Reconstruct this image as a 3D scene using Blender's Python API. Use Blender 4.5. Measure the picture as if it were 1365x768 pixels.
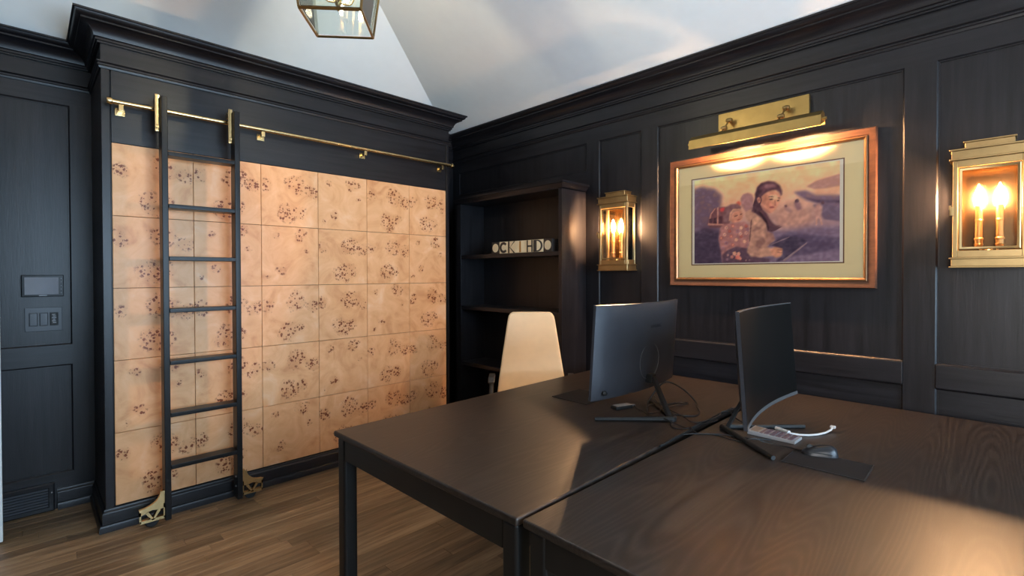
import bpy, bmesh, math, random
import numpy as np
from mathutils import Vector, Matrix

for o in list(bpy.data.objects):
    bpy.data.objects.remove(o, do_unlink=True)
S = bpy.context.scene
C = S.collection
PI = math.pi

# ------------------------------------------------------------------ camera, world, light, exposure
cam = bpy.data.cameras.new('camera')
cam.sensor_fit = 'HORIZONTAL'
cam.sensor_width = 36
cam.lens = 657.13 / 1365 * 36
cam.shift_y = -10.95 / 1365
cam.clip_start = .02
cam_o = bpy.data.objects.new('camera', cam)
C.objects.link(cam_o)
fw = Vector((.70188, .71221, -.0110)); rt = Vector((.71223, -.70194, -.0028)); up = Vector((.00972, .00587, .99994))
cam_o.matrix_world = Matrix(((rt.x, up.x, -fw.x, 0), (rt.y, up.y, -fw.y, 0), (rt.z, up.z, -fw.z, 1.44), (0, 0, 0, 1)))
S.camera = cam_o

w = bpy.data.worlds.new('world'); S.world = w; w.use_nodes = True
bg = w.node_tree.nodes['Background']
bg.inputs['Color'].default_value = (.62, .78, 1, 1)
bg.inputs['Strength'].default_value = 1.0
S.view_settings.view_transform = 'Standard'
S.view_settings.look = 'None'
S.view_settings.exposure = .74
S.view_settings.gamma = 1


def area(name, loc, rot, sx, sy, power, col):
    l = bpy.data.lights.new(name, 'AREA'); l.shape = 'RECTANGLE'; l.size = sx; l.size_y = sy
    l.energy = power; l.color = col
    o = bpy.data.objects.new(name, l); C.objects.link(o); o.location = loc; o.rotation_euler = rot
    return o


DAY = (.54, .77, 1)
area('window_daylight', (1.35, -2.14, 1.65), (PI / 2, 0, 0), 2.6, 1.8, 160, DAY)
area('side_window_daylight', (-1.15, -.95, 1.6), (PI / 2, 0, -PI / 2), 1.6, 1.8, 50, (1, .94, .86))
WARM = (1, .56, .27)
SCONCE_E, PICTURE_E, LANTERN_E = 1600, 1050, 300


# ------------------------------------------------------------------ helpers
class MB:
    def __init__(self):
        self.bm = bmesh.new()

    def box(self, x0, x1, y0, y1, z0, z1, bev=0, seg=2):
        b = bmesh.new()
        vs = [b.verts.new((x, y, z)) for x in (x0, x1) for y in (y0, y1) for z in (z0, z1)]
        for f in ((0, 1, 3, 2), (4, 6, 7, 5), (0, 4, 5, 1), (2, 3, 7, 6), (0, 2, 6, 4), (1, 5, 7, 3)):
            b.faces.new([vs[i] for i in f])
        if bev:
            bmesh.ops.bevel(b, geom=b.edges[:], offset=bev, segments=seg, affect='EDGES', profile=.5)
        self._merge(b); return self

    def _merge(self, b, M=None):
        bmesh.ops.recalc_face_normals(b, faces=b.faces[:])
        if M is not None: bmesh.ops.transform(b, matrix=M, verts=b.verts[:])
        me = bpy.data.meshes.new('tmp'); b.to_mesh(me); b.free(); self.bm.from_mesh(me); bpy.data.meshes.remove(me)

    def tube(self, pts, r, n=8, closed=False):
        b = bmesh.new(); pts = [Vector(p) for p in pts]; N = len(pts)
        rs = r if isinstance(r, (list, tuple)) else [r] * N
        rings = []; ref = None
        for i, p in enumerate(pts):
            if closed: t = pts[(i + 1) % N] - pts[i - 1]
            else: t = pts[min(i + 1, N - 1)] - pts[max(i - 1, 0)]
            t.normalize()
            if ref is None:
                ref = t.orthogonal().normalized()
                if abs(t.x) < .9:
                    ref = (Vector((1, 0, 0)) - t * t.x).normalized()
            ref = (ref - t * ref.dot(t)).normalized(); bi = t.cross(ref)
            rings.append([b.verts.new(p + (ref * math.cos(2 * PI * (k + .5) / n) + bi * math.sin(2 * PI * (k + .5) / n)) * rs[i]) for k in range(n)])
        for i in range(N if closed else N - 1):
            a, c = rings[i], rings[(i + 1) % N]
            for k in range(n):
                b.faces.new((a[k], a[(k + 1) % n], c[(k + 1) % n], c[k]))
        if not closed:
            b.faces.new(rings[0]); b.faces.new(rings[-1])
        self._merge(b); return self

    def lathe(self, prof, loc=(0, 0, 0), axis='z', n=20):
        b = bmesh.new(); rings = []
        for r, z in prof:
            if r < 1e-6: rings.append([b.verts.new((0, 0, z))])
            else: rings.append([b.verts.new((r * math.cos(2 * PI * k / n), r * math.sin(2 * PI * k / n), z)) for k in range(n)])
        for a, c in zip(rings, rings[1:]):
            for k in range(n):
                f = []
                for v in (a[k % len(a)], a[(k + 1) % len(a)], c[(k + 1) % len(c)], c[k % len(c)]):
                    if v not in f: f.append(v)
                if len(f) > 2: b.faces.new(f)
        if len(rings[0]) > 1: b.faces.new(rings[0])
        if len(rings[-1]) > 1: b.faces.new(rings[-1])
        M = {'z': Matrix(), 'x': Matrix.Rotation(PI / 2, 4, 'Y'), 'y': Matrix.Rotation(-PI / 2, 4, 'X')}[axis]
        self._merge(b, Matrix.Translation(loc) @ M); return self

    def prism(self, pts, vec, bev=0):
        b = bmesh.new(); v = Vector(vec)
        a = [b.verts.new(p) for p in pts]; c = [b.verts.new(Vector(p) + v) for p in pts]; n = len(pts)
        b.faces.new(a); b.faces.new(c)
        for i in range(n): b.faces.new((a[i], a[(i + 1) % n], c[(i + 1) % n], c[i]))
        if bev:
            bmesh.ops.recalc_face_normals(b, faces=b.faces[:])
            bmesh.ops.bevel(b, geom=b.edges[:], offset=bev, segments=2, affect='EDGES', profile=.5)
        self._merge(b); return self

    def sweep(self, path, prof):
        """horizontal moulding: path of (x, y), profile of (out, z); out is to the right of travel"""
        b = bmesh.new(); P = [Vector(p) for p in path]; rings = []
        for i, p in enumerate(P):
            ns = []
            if i > 0: d = (P[i] - P[i - 1]).normalized(); ns.append(Vector((d.y, -d.x)))
            if i < len(P) - 1: d = (P[i + 1] - P[i]).normalized(); ns.append(Vector((d.y, -d.x)))
            m = ns[0] if len(ns) == 1 else (ns[0] + ns[1]) / (1 + ns[0].dot(ns[1]))
            rings.append([b.verts.new((p.x + m.x * o, p.y + m.y * o, z)) for o, z in prof])
        n = len(prof)
        for a, c in zip(rings, rings[1:]):
            for k in range(n): b.faces.new((a[k], a[(k + 1) % n], c[(k + 1) % n], c[k]))
        b.faces.new(rings[0]); b.faces.new(rings[-1])
        self._merge(b); return self

    def rect_frame(self, fn, a0, a1, b0, b1, prof):
        """closed mitred frame; prof of (inset, out); fn(a, b, out) gives the point"""
        b = bmesh.new(); rings = []
        for i, d in prof:
            rings.append([b.verts.new(fn(*q, d)) for q in ((a0 + i, b0 + i), (a1 - i, b0 + i), (a1 - i, b1 - i), (a0 + i, b1 - i))])
        n = len(prof)
        for j in range(n):
            p, q = rings[j], rings[(j + 1) % n]
            for k in range(4): b.faces.new((p[k], p[(k + 1) % 4], q[(k + 1) % 4], q[k]))
        self._merge(b); return self

    def xf(self, M):
        bmesh.ops.transform(self.bm, matrix=M, verts=self.bm.verts[:]); return self

    def mesh(self, name, m, smooth=35):
        me = bpy.data.meshes.new(name); self.bm.to_mesh(me); self.bm.free(); me.materials.append(m)
        if smooth:
            me.shade_smooth(); me.set_sharp_from_angle(angle=math.radians(smooth))
        return me

    def build(self, name, m, parent=None, smooth=35, loc=None, label=None):
        o = bpy.data.objects.new(name, self.mesh(name, m, smooth)); C.objects.link(o)
        if parent is not None: o.parent = parent
        if smooth and smooth <= 40:
            wn = o.modifiers.new('weighted_normals', 'WEIGHTED_NORMAL'); wn.keep_sharp = True
        if loc is not None: o.location = loc
        if label: o['label'] = label
        return o


def tag(o, label=None, cat=None, group=None, kind=None):
    if label: o['label'] = label
    if cat: o['category'] = cat
    if group: o['group'] = group
    if kind: o['kind'] = kind
    return o


def thing(name, label, cat, loc=(0, 0, 0), rz=0, group=None):
    o = bpy.data.objects.new(name, None); C.objects.link(o); o.location = loc; o.rotation_euler = (0, 0, rz)
    o.empty_display_size = .05
    return tag(o, label, cat, group)


def dup(src, parent=None):
    o = src.copy(); C.objects.link(o); o.parent = parent
    for ch in list(src.children): dup(ch, o)
    return o


# ------------------------------------------------------------------ materials
class NT:
    def __init__(self, name):
        self.m = bpy.data.materials.new(name); self.m.use_nodes = True
        self.t = self.m.node_tree; self.b = self.t.nodes['Principled BSDF']

    def n(self, kind, **kw):
        nd = self.t.nodes.new(kind)
        ins = kw.pop('ins', {})
        for k, v in kw.items(): setattr(nd, k, v)
        for k, v in ins.items():
            if hasattr(v, 'links'): self.t.links.new(v, nd.inputs[k])
            else: nd.inputs[k].default_value = v
        return nd

    def link(self, a, b): self.t.links.new(a, b)

    def ramp(self, fac, stops):
        r = self.n('ShaderNodeValToRGB', ins={0: fac}); e = r.color_ramp.elements
        while len(e) < len(stops): e.new(.5)
        for q, (p, c) in zip(e, stops):
            q.position = p; q.color = (*c, 1)
        return r.outputs[0]

    def bump(self, h, strength, dist=.002):
        bn = self.n('ShaderNodeBump', ins={'Strength': strength, 'Distance': dist, 'Height': h})
        self.link(bn.outputs[0], self.b.inputs['Normal'])

    def coords(self, scale=(1, 1, 1), loc=None):
        tc = self.n('ShaderNodeTexCoord')
        mp = self.n('ShaderNodeMapping', ins={'Vector': tc.outputs['Object'], 'Scale': scale})
        if loc is not None: self.link(loc, mp.inputs['Location'])
        return mp.outputs[0]


def plain(name, col, rough=.5, metal=0, spec=.5, emit=None, estr=0, noise=.06):
    g = NT(name); b = g.b
    b.inputs['Roughness'].default_value = rough; b.inputs['Metallic'].default_value = metal
    b.inputs['Specular IOR Level'].default_value = spec
    nz = g.n('ShaderNodeTexNoise', ins={'Vector': g.coords((1, 1, 1)), 'Scale': 14.0, 'Detail': 3.0})
    c0 = tuple(max(0, c * (1 - noise)) for c in col); c1 = tuple(min(1, c * (1 + noise)) for c in col)
    g.link(g.ramp(nz.outputs[0], [(.3, c0), (.7, c1)]), b.inputs['Base Color'])
    if emit:
        b.inputs['Emission Color'].default_value = (*emit, 1); b.inputs['Emission Strength'].default_value = estr
    return g.m


def grain_wood(name, dark, light, axis, rough, amount, bump=.15, scale=1.0, spec=.5, cathedral=False):
    """open-grained stained wood, grain running along axis"""
    g = NT(name); b = g.b
    k = {'x': (1.2, 22, 22), 'y': (22, 1.2, 22), 'z': (22, 22, 1.2)}[axis]
    oi = g.n('ShaderNodeObjectInfo')
    off = g.n('ShaderNodeMath', operation='MULTIPLY', ins={0: oi.outputs['Random'], 1: 9.0})
    v = g.coords(tuple(q * scale for q in k), off.outputs[0])
    wv = g.n('ShaderNodeTexNoise', ins={'Vector': v, 'Scale': 1.6, 'Detail': 6.0, 'Roughness': .62, 'Distortion': .35})
    fine = g.n('ShaderNodeTexNoise', ins={'Vector': v, 'Scale': 9.0, 'Detail': 3.0, 'Roughness': .7})
    fac = wv.outputs[0]
    if cathedral:
        kk = {'x': (.55, 5, 5), 'y': (5, .55, 5), 'z': (5, 5, .55)}[axis]
        v2 = g.coords(kk, off.outputs[0])
        nz = g.n('ShaderNodeTexNoise', ins={'Vector': v2, 'Scale': .9, 'Detail': 1.0})
        mul = g.n('ShaderNodeMath', operation='MULTIPLY', ins={0: nz.outputs[0], 1: 80.0})
        fr = g.n('ShaderNodeMath', operation='PINGPONG', ins={0: mul.outputs[0], 1: 1.0})
        mx = g.n('ShaderNodeMath', operation='MULTIPLY', ins={0: fr.outputs[0], 1: fine.outputs[0]})
        ad = g.n('ShaderNodeMath', operation='ADD', ins={0: mx.outputs[0], 1: .12})
        fac = ad.outputs[0]
    lo, hi = .5 - amount, .5 + amount
    g.link(g.ramp(fac, [(lo, dark), (hi, light)]), b.inputs['Base Color'])
    b.inputs['Roughness'].default_value = rough
    b.inputs['Specular IOR Level'].default_value = spec
    g.bump(fine.outputs[0], bump, .0015)
    return g.m


DENSE = ((-.165, .075, .048), (.04, .09, .078), (.15, .055, .055), (-.015, -.115, .078), (.06, -.10, .050))
SPARSE = ((-.11, .135, .030), (.075, .150, .055), (-.075, -.095, .040), (.12, .04, .022), (-.15, -.15, .020))


def burl(name, clusters):
    g = NT(name); b = g.b
    tc = g.n('ShaderNodeTexCoord'); P = tc.outputs['Object']
    oi = g.n('ShaderNodeObjectInfo')
    off = g.n('ShaderNodeVectorMath', operation='SCALE', ins={0: (3.1, 5.7, 8.3), 'Scale': oi.outputs['Random']})
    Q = g.n('ShaderNodeVectorMath', operation='ADD', ins={0: P, 1: off.outputs[0]}).outputs[0]
    base = g.n('ShaderNodeTexNoise', ins={'Vector': Q, 'Scale': 5.5, 'Detail': 5.0, 'Roughness': .6, 'Distortion': 1.2})
    tan = g.ramp(base.outputs[0], [(.26, (.60, .255, .105)), (.45, (.74, .375, .170)), (.60, (.80, .43, .215)), (.78, (.84, .53, .31))])
    wob = g.n('ShaderNodeTexNoise', ins={'Vector': Q, 'Scale': 9.0, 'Detail': 2.0})
    wsc = g.n('ShaderNodeVectorMath', operation='SCALE', ins={0: wob.outputs['Color'], 'Scale': .09})
    W = g.n('ShaderNodeVectorMath', operation='ADD', ins={0: P, 1: wsc.outputs[0]}).outputs[0]
    mask = None
    for cx, cz, r in clusters:
        d = g.n('ShaderNodeVectorMath', operation='DISTANCE', ins={0: W, 1: (cx + .045, .045, cz + .045)})
        mr = g.n('ShaderNodeMapRange', ins={'Value': d.outputs['Value'], 'From Min': r, 'From Max': r * .70})
        mask = mr.outputs[0] if mask is None else g.n('ShaderNodeMath', operation='MAXIMUM', ins={0: mask, 1: mr.outputs[0]}).outputs[0]
    vor = g.n('ShaderNodeTexVoronoi', ins={'Vector': Q, 'Scale': 64.0, 'Randomness': 1.0})
    keep = g.n('ShaderNodeSeparateColor', ins={0: vor.outputs['Color']})
    rad = g.n('ShaderNodeMapRange', ins={'Value': keep.outputs[0], 'From Min': .35, 'From Max': 1.0, 'To Min': .16, 'To Max': .74})
    wd = g.n('ShaderNodeTexNoise', ins={'Vector': Q, 'Scale': 150.0, 'Detail': 1.0})
    rr = g.n('ShaderNodeMath', operation='MULTIPLY', ins={0: rad.outputs[0], 1: wd.outputs[0]})
    rr2 = g.n('ShaderNodeMath', operation='MULTIPLY', ins={0: rr.outputs[0], 1: 2.0})
    dd = g.n('ShaderNodeMath', operation='SUBTRACT', ins={0: rr2.outputs[0], 1: vor.outputs['Distance']})
    kn = g.n('ShaderNodeMapRange', ins={'Value': dd.outputs[0], 'From Min': -.02, 'From Max': .10})
    kn2 = g.n('ShaderNodeMath', operation='MULTIPLY', ins={0: kn.outputs[0], 1: mask})
    halo = g.n('ShaderNodeMath', operation='MULTIPLY', ins={0: mask, 1: .20})
    c1 = g.n('ShaderNodeMixRGB', ins={0: halo.outputs[0], 1: tan, 2: (.52, .20, .07, 1)})
    c2 = g.n('ShaderNodeMixRGB', ins={0: kn2.outputs[0], 1: c1.outputs[0], 2: (.20, .045, .012, 1)})
    g.link(c2.outputs[0], b.inputs['Base Color'])
    b.inputs['Roughness'].default_value = .42
    b.inputs['Specular IOR Level'].default_value = .35
    return g.m


def thin_glass(name, tint=(1, 1, 1), gloss=.09):
    g = NT(name); t = g.t
    t.nodes.remove(g.b)
    tr = g.n('ShaderNodeBsdfTransparent', ins={0: (*tint, 1)})
    gl = g.n('ShaderNodeBsdfGlossy', ins={'Roughness': .02, 'Color': (1, 1, 1, 1)})
    fr = g.n('ShaderNodeFresnel', ins={'IOR': 1.5})
    mx = g.n('ShaderNodeMixShader', ins={0: fr.outputs[0], 1: tr.outputs[0], 2: gl.outputs[0]})
    g.link(mx.outputs[0], t.nodes['Material Output'].inputs[0])
    return g.m


def emitter(name, col, strength):
    g = NT(name); t = g.t; t.nodes.remove(g.b)
    e = g.n('ShaderNodeEmission', ins={0: (*col, 1), 1: strength})
    g.link(e.outputs[0], t.nodes['Material Output'].inputs[0])
    return g.m


M = {}
DK, LT = (.0038, .0035, .0043), (.0150, .0138, .0168)
for ax in 'xyz':
    M['wood_' + ax] = grain_wood('espresso_oak_' + ax, DK, LT, ax, .36, .22, .24, spec=.36)
M['desk'] = grain_wood('desk_oak', (.0125, .0085, .0066), (.034, .0245, .0190), 'x', .42, .26, .16, 1.0, spec=.55, cathedral=True)
M['desk_frame'] = grain_wood('desk_frame_black', (.007, .0064, .006), (.010, .0095, .009), 'z', .42, .2, .05, spec=.4)
M['void'] = plain('shadow_gap_black', (.004, .004, .004), .9)
M['burl'] = burl('mappa_burl', DENSE)
M['burl_sparse'] = burl('mappa_burl_sparse', SPARSE)
M['ceiling'] = plain('white_ceiling_paint', (.90, .91, .90), .85, noise=.01)
M['white_door'] = plain('white_door_paint', (.80, .82, .80), .45, noise=.01)
M['brass'] = plain('polished_brass', (.64, .47, .23), .22, 1, noise=.05)
M['lantern_brass'] = plain('antique_lantern_brass', (.40, .28, .13), .40, 1, noise=.12)
M['brass_satin'] = plain('satin_brass', (.32, .225, .085), .40, 1, noise=.10)
M['brass_mirror'] = plain('polished_back_plate', (.13, .08, .04), .22, 1, noise=.05)
M['brass_dark'] = plain('aged_brass', (.26, .18, .08), .35, 1, noise=.1)
M['black_metal'] = plain('black_metal', (.012, .012, .013), .38, .0, noise=.05)
M['ladder'] = grain_wood('ladder_black', (.006, .006, .0065), (.010, .010, .0105), 'z', .34, .2, .05, spec=.22)
M['black_plastic'] = plain('black_plastic', (.008, .008, .008), .5, spec=.35)
M['grey_plastic'] = plain('grey_plastic', (.10, .10, .105), .35)
M['steel_blue'] = plain('blue_grey_shell', (.040, .040, .046), .34, .3, noise=.03)
M['screen'] = plain('dark_screen_glass', (.003, .003, .003), .30, spec=.18)
M['silver'] = plain('silver_plastic', (.28, .27, .27), .4, .2)
M['bezel_grey'] = plain('grey_bezel', (.06, .058, .058), .45, .1)
M['lcd'] = plain('grey_lcd', (.16, .16, .18), .5)
M['cream'] = plain('cream_leather', (.72, .57, .36), .5, noise=.03)
M['chair_dark'] = plain('dark_grey_nylon', (.05, .05, .05), .4)
M['lcd_warm'] = plain('brownish_display', (.20, .14, .10), .3)
M['vent_metal'] = plain('lightened_vent_metal', (.085, .088, .10), .35)  # slat colour lightened to stand in for the highlight along the louvres
M['white_plastic'] = plain('white_plastic', (.46, .44, .42), .35)
M['rubber'] = plain('black_rubber', (.010, .010, .010), .55)
M['mat_black'] = plain('black_desk_mat', (.013, .010, .009), .8, spec=.2)
M['paper'] = plain('picture_mat_cream', (.90, .76, .45), .85, noise=.015)
M['paper_white'] = plain('print_paper', (.86, .82, .74), .85, noise=.01)
M['liner'] = plain('brown_liner', (.16, .055, .02), .6)
M['frame_wood'] = grain_wood('red_brown_frame', (.060, .022, .011), (.125, .052, .026), 'y', .38, .22, .1, spec=.35)
M['frame_gold'] = plain('bronze_frame_lip', (.17, .085, .035), .32, .6)
M['glass'] = thin_glass('clear_glass')
M['lantern_glass'] = thin_glass('lantern_glass', (.93, .97, .95))
M['candle'] = plain('candle_sleeve', (.42, .26, .10), .35, .8)
M['bulb'] = emitter('lit_flame_bulb', WARM, SCONCE_E)
M['tube_lamp'] = emitter('lit_picture_lamp', WARM, PICTURE_E)
M['lantern_bulb'] = emitter('lit_lantern_bulb', (1, .80, .56), LANTERN_E)
M['letter_cream'] = plain('cream_letter_face', (.72, .58, .36), .6)
M['letter_dark'] = plain('dark_letter_print', (.03, .022, .018), .6)
M['ink'] = plain('dark_print', (.02, .02, .025), .5)
M['pale_print'] = plain('pale_print', (.35, .36, .38), .5)
M['key_face'] = plain('dark_plum_key', (.10, .06, .07), .5)
M['floor'] = None


def floor_mat():
    g = NT('oak_floor'); b = g.b
    oi = g.n('ShaderNodeObjectInfo')
    off = g.n('ShaderNodeMath', operation='MULTIPLY', ins={0: oi.outputs['Random'], 1: 37.0})
    v = g.coords((1.1, 14, 14), off.outputs[0])
    nz = g.n('ShaderNodeTexNoise', ins={'Vector': v, 'Scale': 2.2, 'Detail': 7.0, 'Roughness': .65, 'Distortion': .5})
    fine = g.n('ShaderNodeTexNoise', ins={'Vector': v, 'Scale': 12.0, 'Detail': 3.0})
    col = g.ramp(nz.outputs[0], [(.28, (.115, .066, .032)), (.5, (.265, .165, .085)), (.72, (.41, .28, .16))])
    tone = g.n('ShaderNodeMapRange', ins={'Value': oi.outputs['Random'], 'To Min': .58, 'To Max': 1.15})
    mx = g.n('ShaderNodeVectorMath', operation='SCALE', ins={0: col, 'Scale': tone.outputs[0]})
    g.link(mx.outputs[0], b.inputs['Base Color'])
    b.inputs['Roughness'].default_value = .42
    g.bump(fine.outputs[0], .12, .001)
    return g.m


M['floor'] = floor_mat()

# ------------------------------------------------------------------ room shell
XL, XR, YB, YF = -.95, 3.21, -2.0, 4.138
ZC = 2.866


def struct(name, mb, m, parent=None, smooth=35):
    o = mb.build(name, m, parent, smooth); o['kind'] = 'structure'; return o


floor = struct('floor', MB().box(XL - .2, XR + .2, YB - .2, YF + .2, -.10, -.012), M['void'])
random.seed(4)
PW = .0826
row = 0; y = YF + .02
rest = MB()
while y > YB:
    x = XL - random.uniform(0, 1.1)
    while x < XR:
        L = random.uniform(.7, 1.5)
        a, c = max(x, XL), min(x + L, XR)
        if c - a > .03:
            if y > 1.05 and c > -.5:
                cx_, cy_ = (a + c) / 2, y - PW / 2
                MB().box(a - cx_ + .0006, c - cx_ - .0006, -PW / 2 + .0006, PW / 2 - .0006, -.012, 0, .0009, 1).build('plank', M['floor'], floor, 0, (cx_, cy_, 0))
            else:
                rest.box(a + .0006, c - .0006, y - PW + .0006, y - .0006, -.012, 0)
        x += L
    y -= PW
o = rest.build('plank_field', M['floor'], floor, 0); o['kind'] = 'stuff'

# hipped white ceiling
s1, s2 = .70, .449
xm = (XL + XR) / 2; zr = ZC + s2 * (XR - xm); yr = (zr - ZC) / s1
cb = bmesh.new()
E4 = [cb.verts.new(p) for p in ((XL - .03, YB - .03, ZC - .02), (XR + .03, YB - .03, ZC - .02), (XR + .03, YF + .03, ZC - .02), (XL - .03, YF + .03, ZC - .02))]
r0, r1 = cb.verts.new((xm, YB + yr, zr)), cb.verts.new((xm, YF - yr, zr))
for f in ((E4[0], E4[1], r0), (E4[1], E4[2], r1, r0), (E4[2], E4[3], r1), (E4[3], E4[0], r0, r1)): cb.faces.new(f)
bmesh.ops.recalc_face_normals(cb, faces=cb.faces[:])
T = MB(); T.bm.free(); T.bm = cb
ceil = struct('ceiling', T, M['ceiling'], smooth=0)
sol = ceil.modifiers.new('thickness', 'SOLIDIFY'); sol.thickness = .08; sol.offset = 0

CROWN = [(0, -.132), (.014, -.132), (.014, -.122), (.022, -.120), (.022, -.108), (.030, -.104), (.034, -.088), (.044, -.070), (.060, -.056), (.080, -.047),
         (.087, -.045), (.087, -.036), (.100, -.032), (.108, -.022), (.112, -.012), (.120, -.010), (.120, 0), (0, 0)]
CROWN = [(o_, z_ + ZC) for o_, z_ in CROWN]
BEAD = [(0, 2.598), (.006, 2.598), (.009, 2.606), (.009, 2.611), (.014, 2.614), (.014, 2.622), (.010, 2.626), (.018, 2.632), (.018, 2.638), (0, 2.638)]
BASE = [(0, 0), (.030, 0), (.030, .030), (.024, .040), (.016, .042), (.016, .098), (.012, .106), (.008, .110), (.008, .118), (.004, .124), (0, .124)]


def panel_mesh(fn, a0, a1, b0, b1, depth=.013, bev=.012):
    """recessed panel with a stepped sloping border; fn(a, b, d) with d measured into the wall"""
    b = bmesh.new(); prof = [(0, 0), (.003, .002), (bev * .6, .006), (bev, .006), (bev, depth), (bev, depth)]
    loops = []
    for i, d in prof[:-1]:
        loops.append([b.verts.new(fn(*q, d)) for q in ((a0 + i, b0 + i), (a1 - i, b0 + i), (a1 - i, b1 - i), (a0 + i, b1 - i))])
    for p, q in zip(loops, loops[1:]):
        for k in range(4): b.faces.new((p[k], p[(k + 1) % 4], q[(k + 1) % 4], q[k]))
    b.faces.new(loops[-1])
    bmesh.ops.recalc_face_normals(b, faces=b.faces[:])
    mb = MB(); mb.bm.free(); mb.bm = b
    return mb


# ---- right wall (stile faces at x = 3.21)
wall_r = struct('wall_right', MB().box(XR + .026, XR + .16, YB - .1, YF + .1, -.1, ZC), M['wood_z'])
fr = lambda a, b, d: (XR + d, a, b)


def right_piece(name, y0, y1, z0, z1, ax, x0=XR, bev=0):
    MB().box(x0, XR + .0265, y0, y1, z0, z1, bev).build(name, M['wood_' + ax], wall_r, 0 if not bev else 35)


BKS = [(2.401, 4.035), (1.907, 2.284), (.392, 1.781), (-.11, .267), (-1.85, -.227)]
stiles = [(4.035, YF + .02), (2.284, 2.401), (1.781, 1.907), (.267, .392), (-.227, -.11), (YB, -1.85)]
for a, c in stiles: right_piece('stile', a, c, 0, 2.49, 'z')
right_piece('top_rail', YB, YF + .02, 2.49, ZC - .05, 'y')
for a, c in BKS:
    lo = 2.26 if c - a > 1.5 else .985
    panel_mesh(fr, a, c, lo, 2.49).build('panel', M['wood_z'], wall_r, 0)
    if c - a > 1.5:
        right_piece('rail', a, c, 0, 2.26, 'y')
    else:
        right_piece('rail', a + .001, c - .001, .868, .985, 'y', XR - .007, .006)
        panel_mesh(fr, a, c, .12, .868, .010).build('lower_panel', M['wood_y'], wall_r, 0)
        right_piece('bottom_rail', a, c, 0, .12, 'y')
struct('trim_1', MB().sweep([(2.725, YF), (XR, YF), (XR, YB)], CROWN), M['wood_y'])
struct('trim_2', MB().sweep([(2.725, YF), (XR, YF), (XR, YB)], BEAD), M['wood_y'])
struct('baseboard_right', MB().sweep([(XR, YF), (XR, YB)], BASE), M['wood_y'])

# ---- wall behind the cabinet (stile faces at y = 4.138)
wall_b = struct('wall_back', MB().box(XL - .1, XR + .1, YF + .026, YF + .16, -.1, ZC), M['wood_z'])
fb = lambda a, b, d: (a, YF + d, b)


def back_piece(name, x0, x1, z0, z1, ax):
    MB().box(x0, x1, YF, YF + .0265, z0, z1).build(name, M['wood_' + ax], wall_b, 0)


back_piece('stile', .203, XR, 0, 2.50, 'z'); back_piece('stile', XL, -.80, 0, 2.50, 'z')
back_piece('top_rail', XL, XR, 2.50, ZC - .05, 'x')
back_piece('rail', -.80, .203, .888, 1.01, 'x')
back_piece('bottom_rail', -.80, .203, 0, .214, 'x')
panel_mesh(fb, -.80, .203, 1.01, 2.50).build('panel', M['wood_z'], wall_b, 0)
panel_mesh(fb, -.80, .203, .214, .888).build('lower_panel', M['wood_z'], wall_b, 0)
struct('trim_3', MB().sweep([(XL, YF), (.306, YF)], CROWN), M['wood_x'])
struct('trim_4', MB().sweep([(XL, YF), (.306, YF)], BEAD), M['wood_x'])
struct('baseboard_back', MB().sweep([(.125, YF), (.306, YF)], BASE), M['wood_x'])

# ---- left wall with the doorway, wall behind the camera with the window
wl = MB()
for y0, y1, z0, z1 in ((YB - .1, -1.75, -.1, ZC), (-.15, YF + .1, -.1, ZC), (-1.75, -.15, 2.45, ZC), (-1.75, -.15, -.1, .55)): wl.box(XL - .14, XL, y0, y1, z0, z1)
wall_l = struct('wall_left', wl, M['wood_z'])
wf = MB()
for x0, x1, z0, z1 in ((XL - .1, 0, -.1, ZC), (2.7, XR + .1, -.1, ZC), (0, 2.7, 2.55, ZC), (0, 2.7, -.1, .75)): wf.box(x0, x1, YB - .1, YB, z0, z1)
wall_f = struct('wall_front', wf, M['wood_z'])
for wn, (fn_, a0, a1, b0, b1) in enumerate((((lambda a, b, d: (a, YB - .06 + d, b)), 0, 2.7, .75, 2.55), ((lambda a, b, d: (XL - .09 + d, a, b)), -1.75, -.15, .55, 2.45)), 1):
    win = struct('window_%d' % wn, MB().rect_frame(fn_, a0, a1, b0, b1, [(0, 0), (0, .05), (.06, .05), (.06, 0)]), M['white_door'])
    pb = MB(); am = (a0 + a1) / 2
    p0, p1 = fn_(am - .02, b0, .005), fn_(am + .02, b1, .045)
    pb.box(min(p0[0], p1[0]), max(p0[0], p1[0]), min(p0[1], p1[1]), max(p0[1], p1[1]), b0, b1).build('mullion', M['white_door'], win)
    for u0, u1 in ((a0 + .05, am - .015), (am + .015, a1 - .05)):
        p0, p1 = fn_(u0, b0 + .05, .02), fn_(u1, b1 - .05, .024)
        MB().box(min(p0[0], p1[0]), max(p0[0], p1[0]), min(p0[1], p1[1]), max(p0[1], p1[1]), b0 + .05, b1 - .05).build('pane', M['glass'], win, 0)

# white door standing open in front of the panelled wall
door = struct('door_1', MB().box(XL + .01, -.102, 3.79, 3.834, .012, 2.455, .004), M['white_door'])

# ------------------------------------------------------------------ cabinet with burl doors
CX0, CX1, CY = .306, 2.725, 3.5725
cab = thing('paneled_cabinet', 'tall near-black cabinet faced with six columns of tan burl wood tiles', 'cabinet', ((CX0 + CX1) / 2, CY + .28, 0))
K = (-(CX0 + CX1) / 2, -(CY + .28), 0)


def cpart(name, mb, m, smooth=35, parent=None):
    mb.xf(Matrix.Translation(K)); return mb.build(name, m, parent or cab, smooth)


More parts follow.
